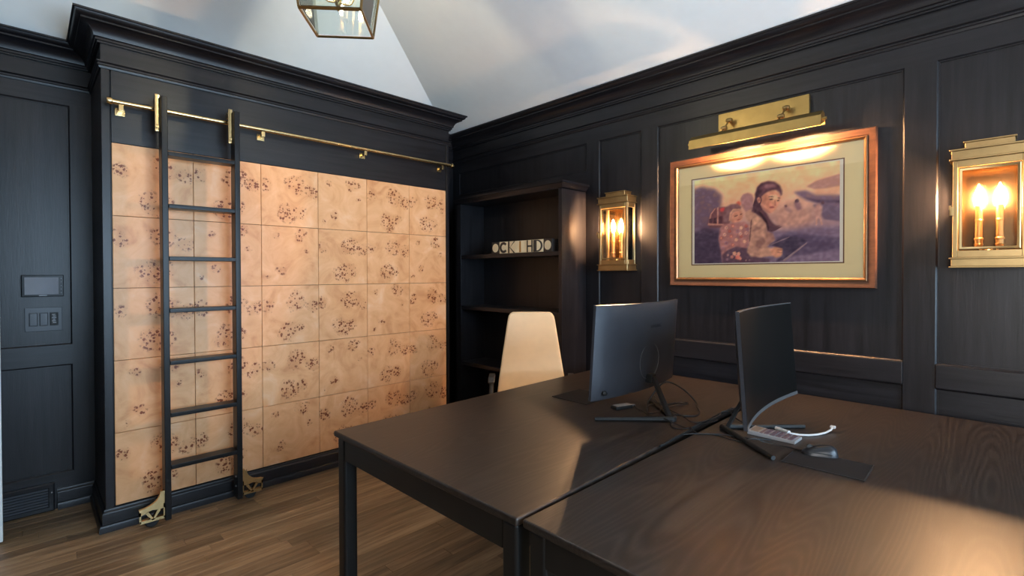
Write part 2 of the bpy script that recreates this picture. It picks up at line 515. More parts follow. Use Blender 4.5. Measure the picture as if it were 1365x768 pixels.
cpart('carcass', MB().box(CX0, CX1, CY + .020, YF - .001, .0, ZC - .1), M['wood_z'])
cpart('post', MB().box(CX0, .345, CY, CY + .0205, .1, 2.60, .002, 1), M['wood_z'])
cpart('post', MB().box(2.697, CX1, CY, CY + .0205, .1, 2.60, .002, 1), M['wood_z'])
cpart('header_board', MB().box(.351, 2.691, CY + .003, CY + .0205, 2.196, 2.60), M['wood_x'])
cpart('frieze_board', MB().box(CX0, CX1, CY + .0005, CY + .0205, 2.60, ZC - .1), M['wood_x'])
cpart('crown_moulding', MB().sweep([(CX0, YF - .001), (CX0, CY), (CX1, CY), (CX1, YF - .001)], CROWN), M['wood_x'])
cpart('bead_moulding', MB().sweep([(CX0, YF - .001), (CX0, CY), (CX1, CY), (CX1, YF - .001)], BEAD), M['wood_x'])
cpart('plinth', MB().sweep([(CX0, YF - .001), (CX0, CY), (CX1, CY), (CX1, YF - .001)], BASE), M['wood_x'])
tx = [.350, .746, 1.139, 1.530, 1.919, 2.308, 2.692]; TZ0, TZ1 = .1275, 2.193
th = (TZ1 - TZ0) / 5
random.seed(11)
sparse = {(3, 4), (2, 3), (5, 3), (4, 2), (3, 1), (2, 0), (0, 1), (1, 3)}
for i in range(6):
    wd = tx[i + 1] - tx[i]
    mes = [MB().box(-wd / 2 + .0012, wd / 2 - .0012, 0, .016, -th / 2 + .0012, th / 2 - .0012, .0018, 1).mesh('burl_tile', M[q], 0) for q in ('burl', 'burl_sparse')]
    for j in range(5):
        o = bpy.data.objects.new('burl_tile', mes[(i, j) in sparse]); C.objects.link(o); o.parent = cab
        o.location = ((tx[i] + tx[i + 1]) / 2 + K[0], CY + .0045 + K[1], TZ0 + th * (j + .5))

# ------------------------------------------------------------------ brass rail and ladder
RY, RZ = 3.512, 2.408
rail = thing('ladder_rail', 'long round brass rail fixed across the top of the burl cabinet', 'rail', (1.53, CY, RZ))
MB().tube([(.331 - 1.53, RY - CY, 0), (2.722 - 1.53, RY - CY, 0)], .0135, 14).build('tube', M['brass'], rail)
for sx in (-1, 1):
    MB().lathe([(0, -.012), (.019, -.012), (.021, -.006), (.021, .006), (.019, .012), (0, .012)], ((.337 if sx < 0 else 2.716) - 1.53, RY - CY, 0), 'x', 16).build('end_cap', M['brass'], rail)
for bx in (.388, 1.135, 1.876, 2.612):
    MB().box(bx - 1.553, bx - 1.507, -.010, -.0005, -.062, -.020, .002).box(bx - 1.541, bx - 1.519, RY - CY - .004, -.004, -.046, -.030, .002).box(bx - 1.541, bx - 1.519, RY - CY - .006, RY - CY + .006, -.046, -.010, .002).build('bracket', M['brass'], rail)

LX = (.571, .947)
lad = thing('library_ladder', 'tall black rolling ladder with seven treads hooked on the brass rail', 'ladder', (.759, 3.443, 0))
l0 = Vector((.759, 3.443, 0))
L_ = Matrix.Translation(-l0)
for s, lx in enumerate(LX):
    MB().box(lx - .0155, lx + .0155, 3.401, 3.486, .030, 2.463, .004, 2).xf(L_).build('stile', M['ladder'], lad)
for i in range(7):
    z = .331 + .3018 * i
    MB().box(LX[0] + .0156, LX[1] - .0156, 3.398, 3.492, z - .013, z + .011, .003, 2).xf(L_).build('tread', M['ladder'], lad)
for s, lx in enumerate(LX):
    sx = lx - .029
    h = MB().box(sx - .011, sx + .0132, 3.436, 3.452, 2.265, 2.478, .004)
    h.lathe([(0, -.008), (.023, -.008), (.023, .008), (0, .008)], (sx, 3.486, RZ + .037), 'x', 18)
    h.box(sx - .004, sx + .004, 3.450, 3.492, RZ + .032, RZ + .042).box(sx - .006, sx + .006, 3.436, 3.470, 2.285, 2.305, .002)
    rb = h.xf(L_).build('roller_bracket', M['brass'], lad)
    MB().lathe([(0, -.004), (.008, -.004), (.006, .002), (0, .003)], (sx, 3.433, 2.29), 'y', 10).xf(L_).build('screw', M['brass'], rb)
for s, lx in enumerate(LX):
    d = -1 if s == 0 else 1
    x0 = lx + d * .0165
    P = lambda a, z: (x0 + d * a, 3.408, z)
    f = MB()
    arc = [(.118, .122)] + [(.118 - .1 * math.sin(t), .122 + .075 * (1 - math.cos(t))) for t in [k * PI / 12 for k in range(1, 7)]]
    inner = [(.004, .108), (.022, .104), (.04, .108), (.058, .112), (.076, .106), (.095, .098), (.118, .090)]
    f.prism([P(*q) for q in [(0, .205), (.014, .205)] + arc[::-1] + inner[::-1] + [(0, .108)]], (0, .030, 0))
    f.prism([P(*q) for q in ((0, .046), (.116, .046), (.118, .062), (0, .062))], (0, .030, 0))
    f.prism([P(*q) for q in ((.110, .05), (.118, .05), (.118, .112), (.110, .112))], (0, .030, 0))
    f.prism([P(*q) for q in ((0, .05), (.006, .05), (.006, .135), (0, .135))], (0, .030, 0))
    for a in (58, 122):
        c_, s_ = math.cos(math.radians(a)), math.sin(math.radians(a)); rr = .056
        e0 = Vector((.055, .055)); e1 = Vector((.055 + rr * c_, .055 + rr * s_ * 1.05)); nn = Vector((-s_, c_)) * .008
        f.prism([P(*(e0 + nn * .5)), P(*(e1 + nn)), P(*(e1 - nn)), P(*(e0 - nn * .5))], (0, .030, 0))
    f.prism([P(*q) for q in arc + [(.018, .205), (.024, .207)] + [(a_ + .003, z_ + .006) for a_, z_ in arc[::-1]]], (0, -.006, 0))
    wh = f.xf(L_).build('wheel_cover', M['brass'], lad, 25)
    MB().lathe([(0, -.010), (.030, -.010), (.034, -.006), (.034, .006), (.030, .010), (0, .010)], (x0 + d * .055, 3.452, .0345), 'y', 22).xf(L_).build('caster', M['rubber'], wh)
    for zz in (.11, .17):
        MB().lathe([(0, 0), (.006, 0), (.005, .004), (0, .005)], (lx - .0155 - .004, 3.43, zz), 'x', 10).xf(L_).build('bolt', M['silver'], lad)

# ------------------------------------------------------------------ bookcase and letter blocks
BX, B0, B1 = 2.90, 2.402, 3.70
bc = thing('bookcase', 'near-black bookcase with open shelves and a cornice in the far corner', 'bookcase', ((BX + XR) / 2, (B0 + B1) / 2, 0))
KB = Matrix.Translation((-(BX + XR) / 2, -(B0 + B1) / 2, 0))


def bpart(name, mb, ax, lab=None): mb.xf(KB); return mb.build(name, M['wood_' + ax], bc, 35)


bpart('side_panel', MB().box(BX, XR - .008, B0, B0 + .034, 0, 2.125, .002), 'z')
bpart('side_panel', MB().box(BX, XR - .008, B1 - .075, B1, 0, 2.125, .002), 'z')
bpart('back_panel', MB().box(XR - .022, XR - .008, B0 + .034, B1 - .075, .1, 2.10), 'z')
bpart('top_board', MB().box(BX, XR - .008, B0, B1, 2.095, 2.125), 'y')
bpart('cornice', MB().sweep([(BX, B1), (BX, B0), (XR - .008, B0)][::1], [(0, 2.100), (.006, 2.100), (.010, 2.112), (.022, 2.122), (.026, 2.130), (.034, 2.134), (.034, 2.150), (0, 2.150)]), 'y')
for z in (1.603, 1.132, .612, .09):
    bpart('shelf', MB().box(BX + .006, XR - .0225, B0 + .0345, B1 - .0755, z - .018, z + .016, .002), 'y')
bpart('plinth', MB().box(BX + .01, BX + .03, B0 + .035, B1 - .076, 0, .071), 'y')




def flat_text(name, body, size, m, parent, loc, rot, extrude=.0004, label=None, sx=1):
    cu = bpy.data.curves.new(name, 'FONT'); cu.body = body; cu.size = size; cu.extrude = extrude
    cu.align_x = 'CENTER'; cu.align_y = 'CENTER'; cu.resolution_u = 3
    cu.materials.append(m)
    t_ = bpy.data.objects.new(name, cu); C.objects.link(t_)
    me = bpy.data.meshes.new_from_object(t_)
    bpy.data.objects.remove(t_); bpy.data.curves.remove(cu)
    o = bpy.data.objects.new(name, me); C.objects.link(o); o.parent = parent; o.location = loc; o.rotation_euler = rot
    return o


# letter blocks on the upper shelf: local face plane is x = -s/2 (towards the room), letters run along -y
BS = .100
blocks = [('O', 3.160, 0, 'cream disc on a black block at the left end of the letter row'),
          ('C', 3.062, 5, 'letter block with a partly hidden dark curve, second from the left in the row'),
          ('K', 2.955, -3, 'cream letter block with a black K on the bookcase shelf'),
          ('I', 2.862, 3, 'cream letter block with a narrow tan I between the K and the H'),
          ('H', 2.762, -3, 'cream letter block with a bold black H in the shelf row'),
          ('D', 2.660, 5, 'cream letter block with a bold black D in the shelf row'),
          ('O', 2.553, -4, 'cream disc on a black block at the right end of the letter row')]
for ch, by, rz, lab in blocks:
    t = thing('letter_block', lab, 'block', (2.962, by, 1.6192), math.radians(rz), 'letter blocks on the bookcase shelf')
    dark = ch in 'O'
    hb = BS / 2 - .0015
    MB().box(-hb, hb, -hb, hb, 0, BS, .003).build('cube', M['letter_dark' if dark else 'letter_cream'], t)
    f = -hb - .0012

    def slab(pts, m, nm='letter'):
        MB().prism([(f, -a, b) for a, b in pts], (.0014, 0, 0)).build(nm, m, t, 0)
    ring = lambda r0, z0, n=24, e=1.0: [(r0 * math.cos(2 * PI * k / n), z0 + e * r0 * math.sin(2 * PI * k / n)) for k in range(n)]
    D = M['letter_dark']
    if ch == 'O': slab(ring(.037, .05), M['letter_cream'], 'disc')
    if ch == 'C':
        arc = [(.045 * math.cos(a), .05 + .047 * math.sin(a)) for a in [math.radians(40 + k * 14) for k in range(21)]]
        arc2 = [(.024 * math.cos(a), .05 + .026 * math.sin(a)) for a in [math.radians(40 + k * 14) for k in range(21)]]
        slab(arc + arc2[::-1], D)
    if ch == 'K':
        slab([(-.046, .002), (-.030, .002), (-.030, .098), (-.046, .098)], D)
        slab([(-.030, .042), (.026, .098), (.042, .098), (-.022, .050), (.040, .002), (.022, .002), (-.030, .050)][::1], D)
    if ch == 'I': slab([(-.008, .004), (.008, .004), (.008, .096), (-.008, .096)], M['candle'])
    if ch == 'H':
        slab([(-.020, .002), (-.006, .002), (-.006, .098), (-.020, .098)], D)
        slab([(.034, .002), (.048, .002), (.048, .098), (.034, .098)], D)
        slab([(-.006, .043), (.034, .043), (.034, .057), (-.006, .057)], D)
    if ch == 'D':
        o_ = [(-.047, .002), (-.01, .002)] + [(-.01 + .052 * math.sin(a), .05 - .048 * math.cos(a)) for a in [k * PI / 14 for k in range(1, 14)]] + [(-.01, .098), (-.047, .098)]
        slab(o_, D)
        i_ = [(-.016, .012)] + [(-.016 + .040 * math.sin(a), .05 - .038 * math.cos(a)) for a in [k * PI / 14 for k in range(1, 14)]] + [(-.016, .088)]
        MB().prism([(f - .0004, -a, b) for a, b in i_], (.0014, 0, 0)).build('counter', M['letter_cream'], t, 0)

# ------------------------------------------------------------------ fittings on the wall left of the cabinet
YP = YF + .013
tp = thing('touch_panel', 'black wall touch screen with a grey display above the light switches', 'control panel', (.072, YP, 1.378))
MB().box(-.094, .094, -.019, 0, -.066, .066, .004).build('bezel', M['screen'], tp)
MB().box(-.080, .070, -.0202, -.018, -.052, .052).build('display', M['lcd'], tp, 0)
for k in range(5):
    MB().lathe([(0, -.0006), (.0022, -.0006), (.0022, .0006), (0, .0006)], (.082, -.0195, .045 - .022 * k), 'y', 8).build('button', M['pale_print'], tp)
MB().box(-.018, .018, -.0198, -.0185, -.0605, -.0565).build('printed_mark', M['pale_print'], tp, 0)
sp = thing('switch_plate', 'dark three-gang switch plate below the wall touch screen', 'switch', (.074, YP, 1.174))
M['plate_dark'] = plain('dark_switch_plate', (.030, .033, .042), .4)
MB().box(-.083, .083, -.007, 0, -.072, .072, .002).build('plate', M['plate_dark'], sp)
for k, xx in enumerate((-.046, 0, .046)):
    r = MB().box(xx - .0175, xx + .0175, -.0115, -.006, -.038, .038, .003).build('rocker', M['plate_dark' if k < 2 else 'black_plastic'], sp)
    MB().rect_frame(lambda a, b, d: (xx + a, -.007 - d, b), -.020, .020, -.041, .041, [(0, 0), (0, .0012), (.002, .0012), (.002, 0)]).build('surround', M['black_plastic'], r)
    if k == 2:
        for q in range(6):
            MB().box(xx - .009 + .003 * (q % 2), xx + .006 + .002 * (q % 3), -.0121, -.0112, .026 - .010 * q, .030 - .010 * q).build('printed_mark', M['pale_print'], r, 0)
vt = thing('wall_vent', 'dark louvred air vent low on the wall beside the white door', 'vent', (-.12, YF, 0))
MB().rect_frame(lambda a, b, d: (a, -d, b), -.23, .232, .002, .172, [(0, 0), (0, .022), (.006, .026), (.026, .024), (.030, .008), (.030, 0)]).build('frame', M['wood_x'], vt)
MB().box(-.205, .208, -.004, -.001, .03, .145).build('backing', M['void'], vt, 0)
for k in range(7):
    z = .038 + .0165 * k
    MB().prism([(-.203, -.0245, z - .003), (-.203, -.0240, z - .006), (-.203, -.013, z - .001), (-.203, -.0135, z + .002)], (.406, 0, 0)).build('slat', M['vent_metal'], vt, 0)
MB().lathe([(0, -.002), (.004, -.002), (.004, .002), (0, .002)], (.219, -.026, .115), 'y', 10).build('screw', M['silver'], vt)

# ------------------------------------------------------------------ framed print and picture light
pc = thing('framed_picture', 'framed print of a woman carrying a baby on her back, under the brass picture light', 'picture', (XR + .013, 1.088, 1.787))
pf = lambda a, b, d: (-d, a, b)
PH, PV = .584, .428
MB().rect_frame(pf, -PH, PH, -PV, PV, [(0, 0), (0, .030), (.004, .036), (.014, .034), (.026, .028), (.034, .028), (.036, .024), (.040, .024), (.040, 0)]).build('frame', M['frame_wood'], pc)
MB().rect_frame(pf, -PH + .040, PH - .040, -PV + .040, PV - .040, [(0, 0), (0, .030), (.003, .033), (.007, .033), (.010, .027), (.016, .022), (.016, 0)]).build('inner_lip', M['frame_gold'], pc)
MB().box(-.012, -.008, -PH + .05, PH - .05, -PV + .05, PV - .05).build('mat_board', M['paper'], pc, 0)
MB().rect_frame(pf, -.438, .438, -.290, .290, [(0, .0118), (0, .0135), (.006, .0135), (.006, .0118)]).build('liner', M['liner'], pc, 0)
MB().box(-.0126, -.0118, -.432, .432, -.284, .284).build('print_border', M['paper_white'], pc, 0)
MB().box(-.0215, -.0200, -PH + .046, PH - .046, -PV + .046, PV - .046).build('glazing', M['glass'], pc, 0)

PAINT = [
((112, 92, 125),0.016,[(-0.011,0.892),(0.058,0.921),(0.164,0.87),(0.222,0.789),(0.209,0.652),(0.151,0.54),(0.216,0.412),(0.229,-0.027),(-0.011,-0.02)]),
((75, 62, 95),0.0114,[(-0.011,0.353),(0.085,0.426),(0.196,0.374),(0.222,-0.027),(-0.011,-0.02)]),
((128, 112, 150),0.0114,[(0.542,0.34),(0.675,0.327),(0.821,0.348),(1.003,0.346),(1.003,-0.014),(0.542,-0.017)]),
((92, 80, 118),0.0069,[(0.609,0.259),(0.696,0.315),(0.821,0.277),(1.003,0.226),(1.003,0.123),(0.759,0.067),(0.609,0.074)]),
((190, 150, 150),0.0183,[(0.609,0.555),(0.707,0.632),(0.821,0.525),(0.862,0.414),(0.759,0.372),(0.609,0.37)]),
((125, 105, 140),0.0057,[(0.717,0.74),(0.801,0.739),(0.862,0.678),(1.003,0.654),(1.003,0.5),(0.911,0.565),(0.801,0.635)]),
((180, 140, 145),0.0046,[(0.801,0.778),(0.862,0.828),(0.95,0.853),(1.003,0.868),(1.003,0.748),(0.921,0.737),(0.852,0.742)]),
((95, 80, 115),0.0023,[(0.78,0.674),(0.862,0.634),(1.003,0.606),(1.003,0.577),(0.862,0.604)]),
((110, 95, 130),0.0046,[(0.842,0.584),(0.931,0.579),(1.003,0.525),(1.003,0.397),(0.911,0.425)]),
((165, 125, 140),0.0034,[(0.359,0.727),(0.378,0.772),(0.414,0.785),(0.443,0.761),(0.455,0.711),(0.449,0.597),(0.402,0.566),(0.365,0.648)]),
((120, 80, 95),0.0034,[(0.105,0.464),(0.131,0.583),(0.164,0.649),(0.241,0.651),(0.285,0.617),(0.279,0.445),(0.241,0.409),(0.125,0.422)]),
((190, 140, 140),0.0014,[(0.109,0.474),(0.235,0.454),(0.235,0.438),(0.109,0.452)]),
((190, 140, 140),0.0014,[(0.184,0.652),(0.194,0.654),(0.193,0.458),(0.182,0.46)]),
((190, 140, 140),0.0014,[(0.129,0.583),(0.164,0.647),(0.173,0.641),(0.138,0.578),(0.125,0.472),(0.114,0.473)]),
((85, 55, 75),0.0017,[(0.122,0.527),(0.148,0.532),(0.146,0.476),(0.117,0.479)]),
((85, 55, 75),0.0017,[(0.156,0.531),(0.181,0.536),(0.18,0.468),(0.152,0.471)]),
((95, 60, 80),0.0017,[(0.198,0.544),(0.226,0.55),(0.223,0.459),(0.196,0.462)]),
((200, 75, 85),0.0023,[(0.205,0.637),(0.235,0.648),(0.248,0.623),(0.229,0.594),(0.208,0.6)]),
((205, 110, 100),0.0023,[(0.326,0.683),(0.347,0.705),(0.365,0.677),(0.359,0.645),(0.335,0.653)]),
((130, 95, 110),0.0023,[(0.229,0.57),(0.248,0.646),(0.292,0.675),(0.341,0.671),(0.368,0.628),(0.353,0.592),(0.304,0.589),(0.285,0.483),(0.26,0.457),(0.235,0.489)]),
((195, 150, 140),0.0014,[(0.273,0.485),(0.279,0.573),(0.304,0.618),(0.353,0.615),(0.365,0.6),(0.31,0.594),(0.292,0.561),(0.289,0.483)]),
((205, 150, 140),0.0023,[(0.289,0.483),(0.294,0.561),(0.316,0.589),(0.359,0.595),(0.378,0.55),(0.372,0.492),(0.347,0.46),(0.304,0.452)]),
((110, 70, 80),0.0011,[(0.314,0.535),(0.339,0.545),(0.341,0.535),(0.316,0.525)]),
((110, 70, 80),0.0011,[(0.356,0.553),(0.37,0.556),(0.372,0.547),(0.357,0.543)]),
((165, 90, 95),0.0011,[(0.335,0.493),(0.359,0.498),(0.361,0.488),(0.337,0.481)]),
((175, 125, 135),0.0034,[(0.205,0.393),(0.229,0.45),(0.304,0.457),(0.39,0.461),(0.428,0.409),(0.425,0.236),(0.408,0.161),(0.414,-0.013),(0.229,-0.007),(0.209,0.173),(0.195,0.274)]),
((95, 72, 100),0.0046,[(0.329,0.185),(0.416,0.16),(0.484,0.061),(0.564,0.039),(0.564,-0.017),(0.229,-0.007),(0.223,0.093),(0.267,0.15)]),
((190, 150, 145),0.0023,[(0.396,0.557),(0.42,0.592),(0.473,0.575),(0.507,0.523),(0.461,0.51),(0.431,0.447),(0.402,0.489)]),
((185, 145, 140),0.0034,[(0.425,0.409),(0.44,0.503),(0.473,0.533),(0.519,0.508),(0.547,0.433),(0.553,0.301),(0.576,0.253),(0.564,0.188),(0.547,0.171),(0.576,0.15),(0.581,0.075),(0.507,0.056),(0.437,0.067),(0.408,0.122),(0.425,0.236)]),
((165, 125, 125),0.0034,[(0.542,0.34),(0.587,0.317),(0.605,0.241),(0.576,0.206),(0.547,0.189)]),
((145, 108, 112),0.0034,[(0.473,0.233),(0.519,0.286),(0.542,0.227),(0.507,0.173),(0.519,0.135),(0.473,0.176)]),
((150, 112, 115),0.0023,[(0.443,0.35),(0.484,0.402),(0.513,0.38),(0.473,0.347)]),
((210, 170, 160),0.0034,[(0.449,0.483),(0.478,0.513),(0.507,0.485),(0.484,0.44),(0.455,0.406)]),
((195, 155, 148),0.0023,[(0.496,0.155),(0.576,0.154),(0.592,0.112),(0.587,0.066),(0.519,0.069),(0.484,0.099)]),
((110, 80, 90),0.0017,[(0.435,0.465),(0.444,0.493),(0.437,0.35),(0.43,0.236),(0.423,0.236)]),
((92, 62, 84),0.0034,[(0.473,0.689),(0.468,0.642),(0.447,0.613),(0.44,0.57),(0.473,0.541),(0.507,0.494),(0.542,0.434),(0.553,0.339),(0.581,0.327),(0.609,0.352),(0.642,0.389),(0.609,0.396),(0.587,0.425),(0.564,0.478),(0.547,0.536),(0.519,0.587),(0.496,0.638)]),
((70, 46, 66),0.0014,[(0.461,0.596),(0.507,0.551),(0.547,0.47),(0.564,0.375),(0.555,0.338),(0.542,0.424),(0.507,0.504),(0.461,0.557)]),
((85, 58, 80),0.0011,[(0.564,0.394),(0.609,0.367),(0.653,0.384),(0.609,0.342),(0.57,0.337)]),
((207, 152, 140),0.0023,[(0.48,0.692),(0.487,0.74),(0.519,0.779),(0.576,0.788),(0.629,0.745),(0.641,0.698),(0.635,0.659),(0.624,0.618),(0.605,0.567),(0.578,0.534),(0.559,0.54),(0.53,0.578),(0.505,0.631)]),
((172, 115, 118),0.0046,[(0.498,0.656),(0.525,0.605),(0.559,0.559),(0.578,0.534),(0.559,0.538),(0.53,0.574),(0.503,0.627)]),
((190, 135, 128),0.0046,[(0.507,0.721),(0.542,0.715),(0.542,0.64),(0.519,0.625),(0.502,0.665)]),
((232, 184, 164),0.0046,[(0.564,0.73),(0.611,0.731),(0.629,0.682),(0.611,0.644),(0.576,0.663)]),
((84, 56, 78),0.0017,[(0.469,0.735),(0.487,0.747),(0.507,0.729),(0.512,0.686),(0.503,0.637),(0.517,0.584),(0.49,0.565),(0.455,0.593),(0.449,0.635)]),
((196, 138, 132),0.0017,[(0.481,0.714),(0.491,0.724),(0.503,0.703),(0.503,0.669),(0.493,0.655),(0.483,0.676)]),
((150, 98, 104),0.0011,[(0.488,0.702),(0.496,0.706),(0.497,0.681),(0.49,0.675)]),
((88, 58, 80),0.0023,[(0.469,0.686),(0.464,0.757),(0.477,0.829),(0.507,0.874),(0.553,0.887),(0.598,0.871),(0.633,0.825),(0.649,0.767),(0.65,0.724),(0.64,0.706),(0.631,0.748),(0.605,0.782),(0.578,0.78),(0.551,0.77),(0.526,0.748),(0.507,0.721),(0.49,0.739),(0.476,0.719)]),
((140, 98, 118),0.0057,[(0.512,0.822),(0.547,0.857),(0.592,0.844),(0.62,0.809),(0.592,0.811),(0.547,0.804),(0.519,0.776)]),
((66, 42, 62),0.0034,[(0.468,0.693),(0.47,0.765),(0.49,0.809),(0.498,0.76),(0.482,0.733),(0.474,0.715)]),
((80, 50, 65),0.0011,[(0.551,0.714),(0.581,0.718),(0.596,0.702),(0.576,0.706)]),
((80, 50, 65),0.0011,[(0.616,0.699),(0.631,0.693),(0.64,0.68),(0.626,0.684)]),
((60, 35, 50),0.0011,[(0.559,0.69),(0.581,0.692),(0.592,0.677),(0.57,0.677)]),
((60, 35, 50),0.0011,[(0.611,0.67),(0.627,0.667),(0.633,0.657),(0.62,0.656)]),
((172, 112, 110),0.0014,[(0.596,0.632),(0.609,0.626),(0.612,0.611),(0.597,0.609)]),
((185, 126, 120),0.0017,[(0.597,0.672),(0.605,0.671),(0.609,0.624),(0.6,0.625)]),
((216, 150, 142),0.0057,[(0.542,0.649),(0.576,0.644),(0.578,0.601),(0.551,0.601)]),
((160, 85, 92),0.0014,[(0.564,0.605),(0.587,0.609),(0.6,0.594),(0.592,0.584),(0.57,0.587)]),
((205, 152, 138),0.0021,[(0.57,0.141),(0.598,0.167),(0.636,0.168),(0.655,0.145),(0.656,0.09),(0.642,0.058),(0.609,0.046),(0.581,0.075)]),
((150, 100, 100),0.0009,[(0.62,0.138),(0.651,0.131),(0.651,0.123),(0.62,0.129)]),
((150, 100, 100),0.0009,[(0.62,0.11),(0.653,0.101),(0.653,0.094),(0.62,0.101)]),
((72, 62, 95),0.0029,[(0.564,0.188),(0.653,0.265),(0.739,0.275),(0.806,0.216),(0.749,0.139),(0.664,0.016),(0.609,0.009),(0.653,0.072),(0.655,0.145),(0.609,0.166)]),
((150, 130, 150),0.0011,[(0.653,0.02),(0.806,0.201),(0.809,0.189),(0.666,0.005)]),
((130, 112, 138),0.0011,[(0.57,0.197),(0.696,0.27),(0.698,0.259),(0.576,0.184)]),
((190, 150, 155),0.0023,[(0.852,0.521),(0.857,0.573),(0.882,0.587),(0.9,0.558),(0.897,0.497),(0.892,0.463),(0.877,0.43),(0.857,0.459)]),
((95, 70, 90),0.0014,[(0.89,0.603),(0.906,0.615),(0.913,0.591),(0.906,0.574),(0.894,0.582)]),
((195, 155, 155),0.0017,[(0.86,0.458),(0.872,0.448),(0.868,0.369),(0.859,0.37)]),
((195, 155, 155),0.0017,[(0.88,0.447),(0.892,0.454),(0.903,0.374),(0.894,0.366)]),
((150, 115, 135),0.0029,[(0.726,0.629),(0.749,0.647),(0.765,0.614),(0.775,0.55),(0.749,0.536),(0.733,0.574)]),
((105, 80, 105),0.0017,[(0.73,0.65),(0.749,0.662),(0.759,0.638),(0.749,0.618),(0.733,0.625)]),
((165, 130, 140),0.0029,[(0.664,0.594),(0.696,0.58),(0.717,0.531),(0.696,0.516),(0.669,0.556)]),
((130, 95, 110),0.0017,[(0.662,0.603),(0.677,0.61),(0.685,0.59),(0.672,0.579)]),
((215, 170, 165),0.0015,[(0.27,0.406),(0.263,0.399),(0.261,0.388),(0.254,0.388),(0.248,0.393),(0.241,0.397),(0.244,0.409),(0.241,0.421),(0.248,0.423),(0.254,0.428),(0.261,0.426),(0.263,0.415)]),
((150, 120, 150),0.0015,[(0.26,0.407),(0.257,0.404),(0.257,0.4),(0.254,0.4),(0.252,0.402),(0.249,0.404),(0.25,0.408),(0.249,0.413),(0.252,0.414),(0.254,0.416),(0.257,0.415),(0.257,0.411)]),
((190, 115, 115),0.0015,[(0.32,0.42),(0.312,0.414),(0.311,0.402),(0.304,0.403),(0.299,0.408),(0.291,0.412),(0.295,0.423),(0.291,0.436),(0.299,0.438),(0.304,0.442),(0.311,0.44),(0.312,0.429)]),
((225, 185, 170),0.0015,[(0.31,0.421),(0.307,0.419),(0.307,0.414),(0.304,0.414),(0.302,0.416),(0.299,0.418),(0.3,0.423),(0.299,0.428),(0.302,0.428),(0.304,0.43),(0.307,0.429),(0.307,0.425)]),
((150, 120, 150),0.0015,[(0.356,0.358),(0.349,0.351),(0.348,0.34),(0.341,0.34),(0.336,0.345),(0.328,0.349),(0.332,0.361),(0.328,0.373),(0.336,0.375),(0.341,0.379),(0.348,0.378),(0.349,0.366)]),
((170, 95, 100),0.0015,[(0.347,0.359),(0.344,0.356),(0.344,0.352),(0.341,0.352),(0.339,0.354),(0.336,0.355),(0.337,0.36),(0.336,0.365),(0.339,0.366),(0.341,0.367),(0.344,0.367),(0.344,0.362)]),
((225, 185, 170),0.0015,[(0.381,0.394),(0.374,0.388),(0.372,0.376),(0.365,0.377),(0.36,0.382),(0.353,0.386),(0.356,0.397),(0.353,0.409),(0.36,0.411),(0.365,0.415),(0.372,0.414),(0.374,0.403)]),
((215, 170, 165),0.0015,[(0.372,0.395),(0.369,0.393),(0.368,0.388),(0.365,0.388),(0.363,0.39),(0.36,0.392),(0.362,0.396),(0.36,0.401),(0.363,0.402),(0.365,0.404),(0.368,0.403),(0.369,0.399)]),
((170, 95, 100),0.0015,[(0.417,0.41),(0.41,0.403),(0.408,0.392),(0.402,0.392),(0.396,0.397),(0.389,0.401),(0.393,0.412),(0.389,0.425),(0.396,0.427),(0.402,0.431),(0.408,0.429),(0.41,0.418)]),
((190, 115, 115),0.0015,[(0.408,0.411),(0.405,0.408),(0.404,0.404),(0.402,0.404),(0.4,0.406),(0.397,0.407),(0.398,0.412),(0.397,0.417),(0.4,0.418),(0.402,0.419),(0.404,0.419),(0.405,0.414)]),
((215, 170, 165),0.0015,[(0.257,0.328),(0.25,0.321),(0.248,0.31),(0.241,0.31),(0.236,0.315),(0.228,0.319),(0.232,0.331),(0.228,0.343),(0.236,0.345),(0.241,0.35),(0.248,0.348),(0.25,0.337)]),
((150, 120, 150),0.0015,[(0.248,0.329),(0.245,0.326),(0.244,0.322),(0.241,0.322),(0.239,0.324),(0.236,0.326),(0.237,0.33),(0.236,0.335),(0.239,0.336),(0.241,0.338),(0.244,0.337),(0.245,0.333)]),
((190, 115, 115),0.0015,[(0.307,0.304),(0.3,0.297),(0.299,0.286),(0.292,0.286),(0.286,0.291),(0.278,0.295),(0.282,0.306),(0.278,0.319),(0.286,0.321),(0.292,0.325),(0.299,0.324),(0.3,0.313)]),
((225, 185, 170),0.0015,[(0.298,0.305),(0.295,0.302),(0.294,0.298),(0.292,0.298),(0.289,0.3),(0.286,0.301),(0.288,0.306),(0.286,0.311),(0.289,0.312),(0.292,0.313),(0.294,0.313),(0.295,0.308)]),
((150, 120, 150),0.0015,[(0.27,0.229),(0.263,0.221),(0.261,0.21),(0.254,0.21),(0.248,0.215),(0.241,0.219),(0.244,0.23),(0.241,0.243),(0.248,0.245),(0.254,0.25),(0.261,0.248),(0.263,0.237)]),
((170, 95, 100),0.0015,[(0.26,0.229),(0.257,0.226),(0.257,0.222),(0.254,0.222),(0.252,0.224),(0.249,0.225),(0.25,0.23),(0.249,0.235),(0.252,0.236),(0.254,0.238),(0.257,0.237),(0.257,0.233)]),
((225, 185, 170),0.0015,[(0.344,0.262),(0.337,0.255),(0.336,0.244),(0.329,0.244),(0.323,0.249),(0.316,0.252),(0.32,0.264),(0.316,0.276),(0.323,0.278),(0.329,0.283),(0.336,0.282),(0.337,0.27)]),
((215, 170, 165),0.0015,[(0.335,0.263),(0.332,0.26),(0.332,0.255),(0.329,0.255),(0.327,0.257),(0.324,0.259),(0.325,0.264),(0.324,0.268),(0.327,0.269),(0.329,0.271),(0.332,0.271),(0.332,0.266)]),
